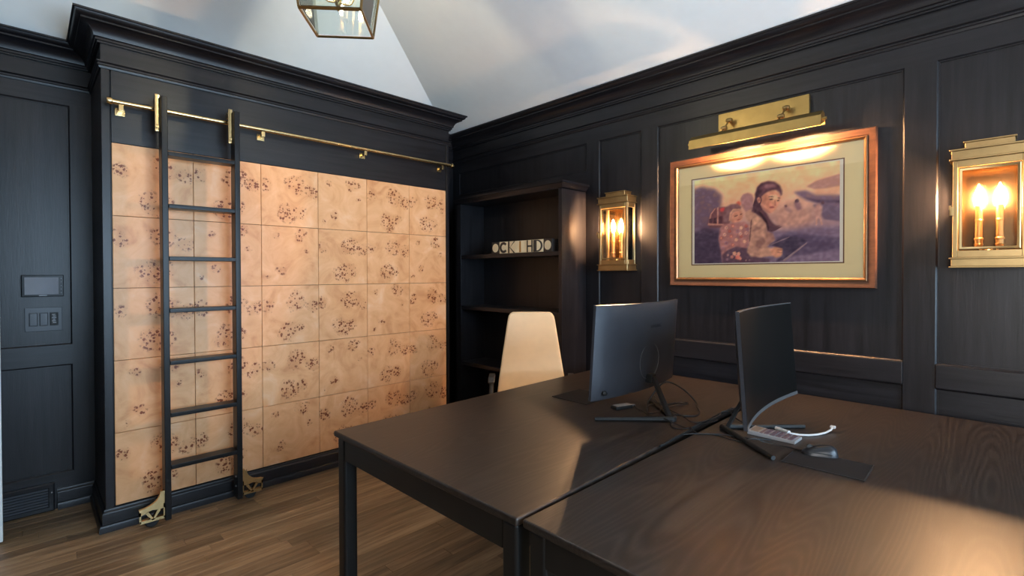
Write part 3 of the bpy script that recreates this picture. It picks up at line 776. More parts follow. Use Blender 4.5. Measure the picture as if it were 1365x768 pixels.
((170, 95, 100),0.0015,[(0.381,0.298),(0.374,0.291),(0.372,0.28),(0.365,0.28),(0.36,0.285),(0.353,0.288),(0.356,0.3),(0.353,0.312),(0.36,0.314),(0.365,0.318),(0.372,0.317),(0.374,0.306)]),
((190, 115, 115),0.0015,[(0.372,0.299),(0.369,0.296),(0.368,0.291),(0.365,0.291),(0.363,0.293),(0.36,0.295),(0.362,0.299),(0.36,0.304),(0.363,0.305),(0.365,0.307),(0.368,0.306),(0.369,0.302)]),
((215, 170, 165),0.0015,[(0.417,0.333),(0.41,0.326),(0.408,0.315),(0.402,0.315),(0.396,0.32),(0.389,0.324),(0.393,0.335),(0.389,0.347),(0.396,0.35),(0.402,0.354),(0.408,0.353),(0.41,0.341)]),
((150, 120, 150),0.0015,[(0.408,0.334),(0.405,0.331),(0.404,0.327),(0.402,0.327),(0.4,0.329),(0.397,0.33),(0.398,0.335),(0.397,0.34),(0.4,0.34),(0.402,0.342),(0.404,0.342),(0.405,0.337)]),
((190, 115, 115),0.0015,[(0.32,0.205),(0.312,0.198),(0.311,0.187),(0.304,0.187),(0.299,0.192),(0.291,0.195),(0.295,0.207),(0.291,0.219),(0.299,0.222),(0.304,0.226),(0.311,0.225),(0.312,0.213)]),
((225, 185, 170),0.0015,[(0.31,0.206),(0.307,0.203),(0.307,0.199),(0.304,0.199),(0.302,0.201),(0.299,0.202),(0.3,0.207),(0.299,0.212),(0.302,0.212),(0.304,0.214),(0.307,0.214),(0.307,0.209)]),
((150, 120, 150),0.0015,[(0.244,0.171),(0.237,0.164),(0.236,0.152),(0.229,0.152),(0.223,0.157),(0.215,0.161),(0.219,0.173),(0.215,0.185),(0.223,0.187),(0.229,0.192),(0.236,0.191),(0.237,0.179)]),
((170, 95, 100),0.0015,[(0.235,0.172),(0.232,0.169),(0.231,0.164),(0.229,0.164),(0.226,0.166),(0.223,0.167),(0.225,0.172),(0.223,0.177),(0.226,0.178),(0.229,0.18),(0.231,0.179),(0.232,0.175)]),
((225, 185, 170),0.0015,[(0.405,0.238),(0.398,0.231),(0.396,0.22),(0.39,0.22),(0.384,0.225),(0.377,0.228),(0.381,0.24),(0.377,0.252),(0.384,0.254),(0.39,0.258),(0.396,0.257),(0.398,0.246)]),
((215, 170, 165),0.0015,[(0.396,0.239),(0.393,0.236),(0.392,0.231),(0.39,0.231),(0.388,0.233),(0.385,0.235),(0.386,0.239),(0.385,0.244),(0.388,0.245),(0.39,0.247),(0.392,0.246),(0.393,0.242)]),
((170, 95, 100),0.0015,[(0.295,0.364),(0.288,0.357),(0.286,0.346),(0.279,0.346),(0.274,0.351),(0.266,0.355),(0.27,0.367),(0.266,0.379),(0.274,0.381),(0.279,0.385),(0.286,0.384),(0.288,0.373)]),
((190, 115, 115),0.0015,[(0.285,0.365),(0.283,0.362),(0.282,0.358),(0.279,0.358),(0.277,0.36),(0.274,0.362),(0.275,0.366),(0.274,0.371),(0.277,0.372),(0.279,0.374),(0.282,0.373),(0.283,0.369)]),
((215, 170, 165),0.0015,[(0.375,0.327),(0.368,0.32),(0.366,0.309),(0.359,0.309),(0.354,0.314),(0.347,0.318),(0.35,0.33),(0.347,0.342),(0.354,0.344),(0.359,0.348),(0.366,0.347),(0.368,0.336)]),
((150, 120, 150),0.0015,[(0.365,0.328),(0.363,0.325),(0.362,0.321),(0.359,0.321),(0.357,0.323),(0.354,0.324),(0.356,0.329),(0.354,0.334),(0.357,0.335),(0.359,0.336),(0.362,0.336),(0.363,0.331)]),
((190, 115, 115),0.0015,[(0.232,0.291),(0.224,0.284),(0.223,0.272),(0.216,0.272),(0.21,0.278),(0.202,0.281),(0.206,0.293),(0.202,0.306),(0.21,0.308),(0.216,0.312),(0.223,0.311),(0.224,0.299)]),
((225, 185, 170),0.0015,[(0.222,0.292),(0.219,0.289),(0.219,0.284),(0.216,0.284),(0.214,0.286),(0.21,0.288),(0.212,0.293),(0.21,0.298),(0.214,0.299),(0.216,0.3),(0.219,0.3),(0.219,0.295)]),
((150, 120, 150),0.0015,[(0.428,0.37),(0.422,0.363),(0.42,0.352),(0.414,0.352),(0.408,0.358),(0.401,0.361),(0.405,0.373),(0.401,0.385),(0.408,0.387),(0.414,0.391),(0.42,0.39),(0.422,0.378)]),
((170, 95, 100),0.0015,[(0.42,0.371),(0.417,0.368),(0.416,0.364),(0.414,0.364),(0.412,0.366),(0.409,0.368),(0.41,0.372),(0.409,0.377),(0.412,0.378),(0.414,0.379),(0.416,0.379),(0.417,0.374)]),
((215, 130, 130),0.0015,[(0.364,0.066),(0.355,0.054),(0.352,0.037),(0.341,0.036),(0.332,0.043),(0.321,0.05),(0.325,0.068),(0.321,0.087),(0.332,0.092),(0.341,0.099),(0.352,0.097),(0.355,0.08)]),
((215, 160, 150),0.0015,[(0.334,0.107),(0.327,0.097),(0.325,0.085),(0.316,0.084),(0.31,0.09),(0.301,0.095),(0.305,0.108),(0.301,0.122),(0.31,0.126),(0.316,0.131),(0.325,0.13),(0.327,0.117)]),
((220, 160, 155),0.0015,[(0.363,0.101),(0.357,0.093),(0.355,0.081),(0.347,0.081),(0.341,0.086),(0.333,0.09),(0.336,0.103),(0.333,0.115),(0.341,0.119),(0.347,0.124),(0.355,0.122),(0.357,0.111)]),
((190, 130, 135),0.0015,[(0.313,0.069),(0.307,0.061),(0.305,0.05),(0.298,0.05),(0.292,0.054),(0.285,0.058),(0.288,0.07),(0.285,0.081),(0.292,0.085),(0.298,0.089),(0.305,0.088),(0.307,0.077)]),
((225, 150, 145),0.0015,[(0.372,0.047),(0.367,0.04),(0.365,0.03),(0.359,0.03),(0.354,0.034),(0.348,0.037),(0.351,0.048),(0.348,0.058),(0.354,0.061),(0.359,0.065),(0.365,0.064),(0.367,0.054)]),
((140, 110, 140),0.0015,[(0.272,0.041),(0.267,0.035),(0.266,0.026),(0.26,0.026),(0.256,0.029),(0.25,0.033),(0.252,0.042),(0.25,0.051),(0.256,0.054),(0.26,0.057),(0.266,0.056),(0.267,0.048)]),
((180, 140, 150),0.0015,[(0.277,0.09),(0.273,0.085),(0.271,0.077),(0.267,0.077),(0.263,0.08),(0.258,0.083),(0.26,0.091),(0.258,0.099),(0.263,0.102),(0.267,0.104),(0.271,0.103),(0.273,0.096)]),
((170, 140, 150),0.0015,[(0.409,0.026),(0.406,0.022),(0.405,0.017),(0.402,0.017),(0.399,0.019),(0.396,0.021),(0.397,0.026),(0.396,0.032),(0.399,0.034),(0.402,0.036),(0.405,0.035),(0.406,0.03)]),
((160, 130, 140),0.0015,[(0.431,0.029),(0.429,0.026),(0.428,0.022),(0.425,0.021),(0.423,0.023),(0.421,0.025),(0.422,0.029),(0.421,0.034),(0.423,0.035),(0.425,0.037),(0.428,0.036),(0.429,0.032)]),
]



def paint():
    W, H = 264, 178
    xs = (np.arange(W) + .5) / W; ys = (np.arange(H) + .5) / H
    X, Y = np.meshgrid(xs, ys); A = H / W
    rng = np.random.default_rng(5)

    def blur(a, r):
        k = int(round(r))
        if k < 1: return a
        for _ in range(2):
            for ax in (0, 1):
                p = np.pad(a, [(k, k) if q == ax else (0, 0) for q in range(a.ndim)], mode='edge')
                c = np.cumsum(p, axis=ax); z = np.zeros_like(np.take(c, [0], axis=ax)); c = np.concatenate([z, c], axis=ax)
                n = a.shape[ax]
                a = (np.take(c, range(2 * k + 1, 2 * k + 1 + n), axis=ax) - np.take(c, range(n), axis=ax)) / (2 * k + 1)
        return a

    def fill(poly):
        acc = np.zeros((H, W))
        for sx, sy in ((-.25, -.25), (.25, -.25), (-.25, .25), (.25, .25)):
            px, py = X + sx / W, Y + sy / H
            ins = np.zeros((H, W), bool); n = len(poly)
            for i in range(n):
                (x0, y0), (x1, y1) = poly[i], poly[(i + 1) % n]
                if y0 == y1: continue
                ins ^= ((y0 > py) != (y1 > py)) & (px < (x1 - x0) * (py - y0) / (y1 - y0) + x0)
            acc += ins
        return acc / 4
    n1 = blur(rng.normal(size=(H, W)), 5); n1 /= n1.std()
    n2 = blur(rng.normal(size=(H, W)), 2); n2 /= n2.std()
    n3 = np.repeat(rng.normal(size=(H, W // 8)), 8, axis=1); n3 = blur(n3, 1); n3 /= n3.std()
    stops = [(0, (120, 102, 138)), (.3, (155, 130, 155)), (.5, (196, 158, 160)), (.72, (232, 188, 166)), (1, (250, 212, 176))]
    img = np.stack([np.interp(Y - .05 * X + .0, [s[0] for s in stops], [s[1][c] for s in stops]) for c in range(3)], -1)
    img += (n1 * 5)[..., None]
    for col, bl, poly in PAINT:
        m = blur(fill(poly), bl * W)[..., None]
        if bl > .003: m = m * (1 + .12 * n2[..., None]).clip(0, 1.2)
        m = m.clip(0, 1)
        c = np.array(col, float)[None, None] + (n2 * 4 + n3 * 3 * (Y < .4))[..., None]
        img = img * (1 - m) + c * m
    img = (img.clip(0, 255) / 255)
    img = (img * np.array([1.17, 1.12, 1.02]) + (n2 * .012)[..., None]).clip(0, 1)
    lin = np.where(img <= .04045, img / 12.92, ((img + .055) / 1.055) ** 2.4)
    me = bpy.data.meshes.new('print')
    vx = np.linspace(.416, -.416, W + 1); vz = np.linspace(-.278, .278, H + 1)
    V = np.zeros((H + 1, W + 1, 3)); V[..., 0] = -.0134; V[..., 1] = vx[None]; V[..., 2] = vz[:, None]
    idx = np.arange((H + 1) * (W + 1)).reshape(H + 1, W + 1)
    F = np.stack([idx[:-1, :-1], idx[:-1, 1:], idx[1:, 1:], idx[1:, :-1]], -1).reshape(-1, 4)
    me.vertices.add(V.size // 3); me.vertices.foreach_set('co', V.ravel())
    me.loops.add(F.size); me.loops.foreach_set('vertex_index', F.ravel().astype(np.int32))
    me.polygons.add(len(F)); me.polygons.foreach_set('loop_start', (np.arange(len(F)) * 4).astype(np.int32))
    me.update(calc_edges=True)
    pad = np.pad(lin, ((0, 1), (0, 1), (0, 0)), mode='edge'); p2 = np.pad(lin, ((1, 0), (1, 0), (0, 0)), mode='edge')
    vc = np.ones((H + 1, W + 1, 4), np.float32); vc[..., :3] = (pad + p2) / 2
    at = me.color_attributes.new('print_colour', 'FLOAT_COLOR', 'POINT'); at.data.foreach_set('color', vc.ravel())
    g = NT('printed_picture')
    an = g.n('ShaderNodeVertexColor', layer_name='print_colour')
    g.link(an.outputs[0], g.b.inputs['Base Color']); g.b.inputs['Roughness'].default_value = .85
    me.materials.append(g.m)
    o = bpy.data.objects.new('print', me); C.objects.link(o); o.parent = pc
    o['label'] = 'purple and peach print of a woman carrying a baby'


paint()

pl = thing('picture_light', 'long faceted brass picture light mounted above the framed print', 'picture light', (XR, 1.079, 2.32))
MB().box(-.016, .0125, -.260, .260, .020, .148, .004).build('back_plate', M['brass_satin'], pl)
sec = [(-.070, -.010), (-.085, -.004), (-.122, .004), (-.160, -.026), (-.166, -.082), (-.150, -.080), (-.150, -.077), (-.161, -.078), (-.154, -.029), (-.120, -.002), (-.086, -.010), (-.074, -.016), (-.062, -.058), (-.059, -.057)]  # profile ends in an added inner lip that shades the wall strip below
HX, HZ = -.05, -.012
sec = [(a + HX, b + HZ) for a, b in sec]
HL = .361
MB().prism([(a, -HL, b) for a, b in sec], (0, 2 * HL, 0)).build('hood', M['brass_satin'], pl, 25)
for s in (-1, 1):
    cp = MB().prism([(a + HX, s * HL, b + HZ) for a, b in ((-.085, -.004), (-.122, .004), (-.160, -.026), (-.166, -.082), (-.088, -.050))], (0, s * .003, 0)).build('end_cap', M['brass_satin'], pl, 0)
    MB().lathe([(0, -.010), (.008, -.010), (.009, 0), (.008, .010), (0, .011)], (-.128 + HX, s * (HL + .012), -.042 + HZ), 'y', 12).build('thumb_screw', M['brass_satin'], cp)
for yy in (.176, -.150):
    a = MB().tube([(-.014, yy, .085), (-.050, yy, .085)], .007, 10).tube([(-.050, yy, .085), (-.100, yy + .012, .028), (-.150, yy + .012, -.012)], .005, 10)
    a = a.build('arm', M['brass_satin'], pl)
    for q in ((-.052, yy, .083), (-.102, yy + .012, .026)):
        MB().lathe([(0, -.018), (.012, -.017), (.0155, -.008), (.0155, .008), (.012, .017), (0, .018)], q, 'y', 14).build('knuckle', M['brass_dark'], a)
for yy in (.135, -.21):
    b_ = MB().lathe([(0, -.075), (.010, -.073), (.0115, -.06), (.0115, .06), (.010, .073), (0, .075)], (-.137 + HX, yy, -.040 + HZ), 'y', 12).build('tubular_bulb', M['tube_lamp'], pl)
    MB().lathe([(0, -.015), (.012, -.015), (.012, .015), (0, .015)], (-.137 + HX, yy + .0915, -.040 + HZ), 'y', 12).build('socket', M['brass_dark'], b_)

# ------------------------------------------------------------------ wall lanterns
HW, DP = .123, .118
sc = thing('wall_sconce', 'brass glazed wall lantern with two lit candle bulbs, between bookcase and picture', 'wall lamp', (XR + .0125, 2.084, 1.465), 0, 'brass wall lanterns beside the picture')
br = M['lantern_brass']


def deck(name, hw, dp, z0, z1, m=br): return MB().box(-dp, 0, -hw, hw, z0, z1, .0015, 1).build(name, m, sc)


deck('base_flange', HW + .012, DP + .012, 0, .007); deck('base_band', HW + .004, DP + .004, .007, .041); deck('base_flange', HW + .012, DP + .012, .041, .048)
deck('top_flange', HW + .012, DP + .012, .500, .508); deck('top_band', HW + .005, DP + .005, .508, .545); deck('top_flange', HW + .012, DP + .012, .545, .553)
deck('cap_band', HW - .040, DP - .030, .553, .584); deck('cap_flange', HW - .034, DP - .024, .584, .591)
MB().box(-.004, 0, -HW, HW, .048, .500).build('back_plate', M['brass_mirror'], sc)
PW_ = .017
for yy in (-HW, HW - PW_):
    MB().box(-DP, -DP + PW_, yy, yy + PW_, .048, .500, .0015, 1).build('corner_post', br, sc)
    MB().box(-.014, -.0045, yy, yy + PW_, .048, .500, .0015, 1).build('corner_post', br, sc)
for z0, z1 in ((.048, .080), (.468, .500)):
    MB().box(-DP, -DP + .012, -HW + PW_, HW - PW_, z0, z1, .0015, 1).build('door_rail', br, sc)
    for yy in (-HW, HW - .012):
        MB().box(-DP + PW_, -.014, yy, yy + .012, z0, z1, .0015, 1).build('side_rail', br, sc)
MB().box(-DP + .003, -DP + .006, -HW + PW_ - .002, HW - PW_ + .002, .078, .470).build('front_pane', M['glass'], sc, 0)
MB().rect_frame(lambda a, b, d: (-DP + .006 - d, a, b), -HW + PW_ + .004, HW - PW_ - .004, .084, .464, [(0, 0), (0, .004), (.004, .006), (.012, .003), (.012, 0)]).build('door_bead', br, sc)
for s in (-1, 1):
    MB().box(-DP + PW_ - .002, -.012, s * (HW - .005) - .0015, s * (HW - .005) + .0015, .078, .470).build('side_pane', M['glass'], sc, 0)
MB().box(-DP - .010, -DP + .004, HW - .004, HW + .010, .245, .285, .002).box(-DP - .012, -DP - .006, HW + .004, HW + .012, .272, .292, .001).build('latch', br, sc)
for z in (.10, .40):
    MB().tube([(-DP - .004, -HW - .002, z), (-DP - .004, -HW - .002, z + .045)], .005, 8).build('hinge', br, sc)
hub = MB().lathe([(0, -.012), (.010, -.010), (.016, -.002), (.016, .004), (.008, .010), (.004, .018), (0, .020)], (-.058, 0, .078), 'z', 16).build('candle_hub', br, sc)
for s in (-1, 1):
    MB().tube([(-.058, 0, .080), (-.058, s * .012, .074), (-.058, s * .026, .078), (-.058, s * .035, .100)], .0045, 8).build('candle_arm', br, hub)
    c_ = MB().lathe([(0, .092), (.011, .092), (.016, .104), (.017, .110), (.014, .112), (.0145, .130), (.017, .132), (.017, .137), (.0135, .140), (.0125, .215), (.014, .217), (.014, .223), (.0125, .225), (.0125, .288), (0, .290)], (-.058, s * .035, 0), 'z', 14).build('candle_sleeve', M['candle'], sc)
    MB().lathe([(0, .290), (.007, .291), (.009, .300), (.0155, .320), (.0165, .332), (.013, .350), (.006, .370), (.002, .385), (0, .388)], (-.058, s * .035, 0), 'z', 12).build('flame_bulb', M['bulb'], c_)
sc2 = dup(sc); sc2.location = (XR + .0125, .076, 1.465)
sc2['label'] = 'brass glazed wall lantern with two lit candle bulbs at the right edge, beyond the picture'

# ------------------------------------------------------------------ hanging lantern
ZB = 2.54
ln = thing('pendant_lantern', 'tapered brass and glass lantern hanging from the white ceiling', 'pendant lamp', (.987, 2.084, ZB), math.atan2(-.16, .192))
hs, ht, HT = .126, .178, .46
bars = MB()


def bar(mb, a, b, r=.0055): return mb.tube([a, b], r, 4)


cor = [(-1, -1), (1, -1), (1, 1), (-1, 1)]
for i, (a, b) in enumerate(cor):
    c, d = cor[(i + 1) % 4]
    bar(MB(), (a * hs, b * hs, .004), (c * hs, d * hs, .004), .0085 if i == 0 else .006).build('bottom_bar', M['brass' if i == 0 else 'brass_dark'], ln, 0)
    bar(MB(), (a * ht, b * ht, HT), (c * ht, d * ht, HT), .007).build('top_bar', M['brass_satin'], ln, 0)
    bar(MB(), (a * hs, b * hs, .004), (a * ht, b * ht, HT), .006).build('corner_bar', M['brass_dark'], ln, 0)
    bar(MB(), (a * ht, b * ht, HT), (a * .03, b * .03, HT + .17), .005).build('roof_bar', M['brass_satin'], ln, 0)
    k0, k1 = .965, .985
    mbp = MB(); q = [(a * hs * k0, b * hs * k0, .012), (c * hs * k0, d * hs * k0, .012), (c * ht * k1, d * ht * k1, HT - .006), (a * ht * k1, b * ht * k1, HT - .006)]
    nx = Vector(((a + c) / 2, (b + d) / 2, 0)).normalized() * -.003
    mbp.prism(q, nx).build('pane', M['lantern_glass'], ln, 0)
MB().lathe([(0, -.02), (.03, -.02), (.036, 0), (.02, .02), (.008, .035), (0, .036)], (0, 0, HT + .185), 'z', 16).build('crown_cap', M['brass_satin'], ln)
MB().tube([(0, 0, HT + .20), (0, 0, 3.745 - ZB)], .006, 8).build('hanging_rod', M['brass_satin'], ln)
stem = MB().lathe([(0, .055), (.004, .060), (.004, .078), (.012, .084), (.016, .096), (.014, .108), (.005, .114), (.005, HT + .17), (0, HT + .17)], (0, 0, 0), 'z', 12).build('stem', M['brass_satin'], ln)
for a in (0, 90, 180, 270):
    c, s_ = math.cos(math.radians(a + 20)), math.sin(math.radians(a + 20))
    MB().tube([(c * r_, s_ * r_, z_) for r_, z_ in ((.010, .098), (.022, .092), (.040, .092), (.055, .100), (.064, .118), (.066, .140))], .0038, 8).build('candle_arm', M['brass_satin'], stem)
    cs = MB().lathe([(0, .138), (.016, .138), (.018, .146), (.011, .148), (.011, .235), (0, .236)], (c * .066, s_ * .066, 0), 'z', 12).build('candle_sleeve', M['candle'], ln)
    MB().lathe([(0, .236), (.007, .238), (.014, .262), (.015, .275), (.011, .295), (.003, .318), (0, .320)], (c * .066, s_ * .066, 0), 'z', 10).build('flame_bulb', M['lantern_bulb'], cs)

# ------------------------------------------------------------------ desks
DZ = .745


def desk(lab, loc, rz, L, Wd, legs):
    """local: corner at the origin, length along +x, width along +y, top at DZ"""
    t = thing('desk', lab, 'desk', loc, rz, 'black desks pushed together')
    b = MB(); b.box(0, L, 0, Wd, DZ - .026, DZ, .007, 3)
    b.build('desktop', M['desk'], t)
    ins, lw = .012, .064
    for lx in (ins, L - ins - lw):
        for ly in (ins, Wd - ins - lw):
            MB().box(lx, lx + lw, ly, ly + lw, 0, DZ - .0262, .013, 3).build('leg', M['desk_frame'], t)
    for y0 in (ins + .012, Wd - ins - .012 - .022):
        MB().box(ins + lw - .002, L - ins - lw + .002, y0, y0 + .022, DZ - .120, DZ - .0262, .002).build('apron', M['desk_frame'], t)
    for x0 in (ins + .004, L - ins - .004 - .022):
        MB().box(x0, x0 + .022, ins + lw - .002, Wd - ins - lw + .002, DZ - .120, DZ - .0262, .002).build('apron', M['desk_frame'], t)
    return t


desk('black oak desk nearest the burl cabinet, with a monitor turned away', (.986, .985, 0), math.radians(.8), 2.19, 1.137, 0)
desk('black oak desk along the picture wall in the foreground, with mouse and calculator', (.990, -.175, 0), math.radians(-.3), 2.19, 1.148, 0)
ZD = DZ + .0004


# ------------------------------------------------------------------ monitors
def monitor(lab, loc, rz, tilt):
    t = thing('monitor', lab, 'monitor', loc, rz, 'curved monitors on the desks')
    Wm, Hm, z0, Rr = .755, .432, .122, 1.8
    n = 24
    T_ = Matrix.Translation((0, 0, z0)) @ Matrix.Rotation(tilt, 4, 'X') @ Matrix.Translation((0, 0, -z0))
    xs = [-Wm / 2 + Wm * i / n for i in range(n + 1)]
    cy = lambda x: -x * x / (2 * Rr)
    zs = [0, .012, .05, .12, .2, .3, .37, .42, Hm]
    b = bmesh.new()
    fr_ = [[b.verts.new((x, cy(x) - .006, z0 + z)) for z in zs] for x in xs]

    def bulge(x, z):
        e = min(1, (1 - abs(x) / (Wm / 2)) * 3.2); f = min(1, min(z, (Hm - z)) / .11)
        return .007 + .020 * (math.sin(e * PI / 2) * math.sin(max(0, f) * PI / 2)) ** .8 + .010 * math.exp(-((x / .11) ** 2 + ((z - .14) / .10) ** 2) ** 2)
    bk = [[b.verts.new((x, cy(x) + bulge(x, z), z0 + z)) for z in zs] for x in xs]
    for i in range(n):
        for j in range(len(zs) - 1):
            b.faces.new((bk[i][j], bk[i + 1][j], bk[i + 1][j + 1], bk[i][j + 1]))
            b.faces.new((fr_[i][j], fr_[i][j + 1], fr_[i + 1][j + 1], fr_[i + 1][j]))
        b.faces.new((fr_[i][0], fr_[i + 1][0], bk[i + 1][0], bk[i][0])); b.faces.new((fr_[i][-1], bk[i][-1], bk[i + 1][-1], fr_[i + 1][-1]))
    for i in (0, n):
        for j in range(len(zs) - 1): b.faces.new((fr_[i][j], bk[i][j], bk[i][j + 1], fr_[i][j + 1]))
    bmesh.ops.recalc_face_normals(b, faces=b.faces[:])
    q = MB(); q.bm.free(); q.bm = b
    q.xf(T_).build('back_shell', M['steel_blue'], t, 40)

    def strip(name, m, za, zb, off, mx, xa=-Wm / 2 + .003, xb=Wm / 2 - .003):
        b = bmesh.new(); k = 20
        for lo, hi in ((0, 1),):
            g = []
            for i in range(k + 1):
                x = xa + (xb - xa) * i / k
                g.append([b.verts.new((x, cy(x) - .006 + dy, z0 + z)) for dy, z in ((0, za), (-off, za), (-off, zb), (0, zb))])
            for a, c in zip(g, g[1:]):
                for r in range(4): b.faces.new((a[r], a[(r + 1) % 4], c[(r + 1) % 4], c[r]))
            b.faces.new(g[0]); b.faces.new(g[-1])
        bmesh.ops.recalc_face_normals(b, faces=b.faces[:])
        q = MB(); q.bm.free(); q.bm = b
        return q.xf(T_).build(name, m, t, 40)
    strip('screen', M['screen'], .014, Hm - .004, .0012, None)
    strip('bottom_bezel', M['bezel_grey'], -.001, .0138, .0022, None, -Wm / 2, Wm / 2)
    strip('edge_trim', M['bezel_grey'], Hm - .0035, Hm + .0005, .0008, None, -Wm / 2, Wm / 2)
    # round recess ring, stand hub, joystick, lettering on the back
    yb = lambda x, z: cy(x) + bulge(x, z)
    ringp = [(.088 * math.cos(a), .15 + .088 * math.sin(a)) for a in [2 * PI * k / 40 for k in range(40)]]
    MB().tube([(x, yb(x, z) + .0004, z0 + z) for x, z in ringp], .0011, 5, True).xf(T_).build('hub_ring', M['grey_plastic'], t)
    MB().box(-.020, .020, .025, .062, z0 + .045, z0 + .090, .006).xf(T_).build('hinge', M['black_plastic'], t)
    MB().lathe([(0, -.012), (.011, -.010), (.013, -.002), (.009, .004), (.007, .010), (0, .011)], (.315, yb(.315, .03) + .010, z0 + .034), 'y', 14).xf(T_).build('joystick', M['black_plastic'], t)
    tx_ = flat_text('lettering', 'SAMSUNG', .022, M['ink'], t, (0, 0, 0), (0, 0, 0))
    tx_.matrix_local = T_ @ Matrix.Translation((-.050, yb(.05, .30) + .0012, z0 + .318)) @ Matrix.Rotation(PI, 4, 'Z') @ Matrix.Rotation(PI / 2, 4, 'X')
    # stand: sloping column and two splayed feet
    J = Vector((0, .158, .014))
    st = MB().prism([(-.014, .048, z0 + .085), (.014, .048, z0 + .085), (.014, .066, z0 + .078), (-.014, .066, z0 + .078)], (0, .092, -.190)).build('stand_column', M['black_plastic'], t)
    for s in (-1, 1):
        MB().tube([(s * .005, J.y + .012, .013), (s * .10, J.y - .094, .010), (s * .255, J.y - .258, .009)], [.0125, .0105, .0088], 10).build('stand_foot', M['black_plastic'], t)
    MB().lathe([(0, 0), (.022, 0), (.022, .018), (.016, .024), (0, .024)], (0, J.y, .0005), 'z', 16).build('stand_joint', M['black_plastic'], t)
    return t


monitor('curved monitor seen from its blue grey back, on the desk nearer the cabinet', (2.168, 1.285, ZD), PI, math.radians(-4))
monitor('curved monitor showing its dark screen, on the foreground desk beside the mouse', (2.220, .735, ZD), math.radians(3.5), math.radians(-4))

# ------------------------------------------------------------------ small things on the desks
mp = thing('mouse_pad', 'black mouse pad under the mouse on the foreground desk', 'mouse pad', (2.073, .470, ZD), math.radians(1))
MB().box(-.092, .092, -.128, .128, 0, .003, .0012, 1).build('mat', M['mat_black'], mp)
MB().rect_frame(lambda a, b, d: (a, b, .0026 + d), -.091, .091, -.127, .127, [(0, 0), (0, .0008), (.003, .0008), (.003, 0)]).build('stitched_edge', M['rubber'], mp)
mp2 = thing('mouse_pad', 'black desk mat in front of the far monitor, near the chair', 'mouse pad', (2.24, 1.705, ZD), math.radians(-1))
MB().box(-.125, .125, -.122, .122, 0, .003, .0012, 1).build('mat', M['mat_black'], mp2)
MB().rect_frame(lambda a, b, d: (a, b, .0026 + d), -.124, .124, -.121, .121, [(0, 0), (0, .0008), (.003, .0008), (.003, 0)]).build('stitched_edge', M['rubber'], mp2)


def mouse():
    t = thing('mouse', 'dark computer mouse with pale sides on the black pad', 'mouse', (2.152, .512, ZD + .0036), math.atan2(.114, -.047) - PI / 2)
    b = bmesh.new(); n, m_ = 20, 9; prev = None; rings = []
    for i in range(n + 1):
        u = i / n; yy = -.062 + .124 * u
        wv = .033 * (1 - abs(2 * u - 1) ** 3.2) ** .5 * (1 - .10 * math.sin(PI * u)) + .0006
        hh = (.040 * math.sin(PI * min(1, u * .5 + .30 + .12 * (1 - u))) ** 1.3) * (1 - abs(2 * u - 1) ** 4) ** .5 * (1.08 - .40 * u) + .002
        rings.append([b.verts.new((wv * math.cos(PI * k / m_), yy, hh * math.sin(PI * k / m_) ** .75)) for k in range(m_ + 1)])
    for a, c in zip(rings, rings[1:]):
        for k in range(m_): b.faces.new((a[k], a[k + 1], c[k + 1], c[k]))
        b.faces.new((a[0], c[0], c[m_], a[m_]))
    b.faces.new(rings[0]); b.faces.new(rings[-1])
    bmesh.ops.recalc_face_normals(b, faces=b.faces[:])
    q = MB(); q.bm.free(); q.bm = b
    q.build('shell', M['mouse_shell'], t, 60)
    MB().tube([(0, -.002, .0385), (0, .024, .033), (0, .048, .022)], .0008, 5).build('button_gap', M['rubber'], t)
    MB().lathe([(0, -.003), (.009, -.003), (.010, 0), (.009, .003), (0, .003)], (0, .034, .0265), 'x', 14).build('scroll_wheel', M['rubber'], t)
    for s in (-1, 1):
        MB().tube([(s * .0305, -.035, .010), (s * .0300, 0, .013), (s * .0265, .040, .011)], .0022, 6).build('side_grip', M['rubber'], t)


M['mouse_shell'] = plain('dark_grey_mouse_shell', (.018, .018, .020), .32, .1, spec=.35)
mouse()

cal = thing('calculator', 'grey calculator with dark keys under the foreground monitor', 'calculator', (2.262, .708, ZD), math.radians(-1.5) + PI)
# local: display end towards -y (mirrored by the half turn), 0.088 wide, 0.185 long
bodyp = [(-.045, -.092, .002), (.045, -.092, .002), (.045, -.092, .012), (-.045, -.092, .016)]
MB().prism([(-.045, -.094, 0), (-.045, .094, 0), (-.045, .094, .012), (-.045, -.094, .018)], (.090, 0, 0), .002).build('case', M['silver'], cal)
zt = lambda yy: .012 + (.094 - yy) / .188 * .006
slope = -.006 / .188


def on_top(mb): return mb.xf(Matrix.Translation((0, 0, .015)) @ Matrix.Rotation(math.atan(slope), 4, 'X'))


on_top(MB().box(-.036, .036, -.084, -.050, -.001, .0014)).build('display_window', M['lcd_warm'] if 'lcd_warm' in M else M['lcd'], cal, 0)
on_top(MB().box(-.040, .040, -.045, -.034, -.001, .0010)).build('dark_band', M['key_face'], cal, 0)
for r in range(5):
    for c in range(4):
        kx, ky = -.030 + .020 * c, -.020 + .0235 * r
        on_top(MB().box(kx - .0078, kx + .0078, ky - .0090, ky + .0090, -.001, .0030, .0012, 1)).build('key', M['key_face'], cal)
del bodyp

ad = thing('cable_adapter', 'small black adapter box with a grey top beneath the far monitor', 'adapter', (2.195, 1.412, ZD), math.radians(-18))
MB().box(-.060, .045, -.024, .024, 0, .017, .003).build('case', M['black_plastic'], ad)
MB().box(-.050, .043, -.020, .020, .0168, .0185, .0008, 1).build('top_cover', M['silver'], ad)
MB().box(.044, .075, -.010, .010, .003, .013, .002).build('plug', M['grey_plastic'], ad)

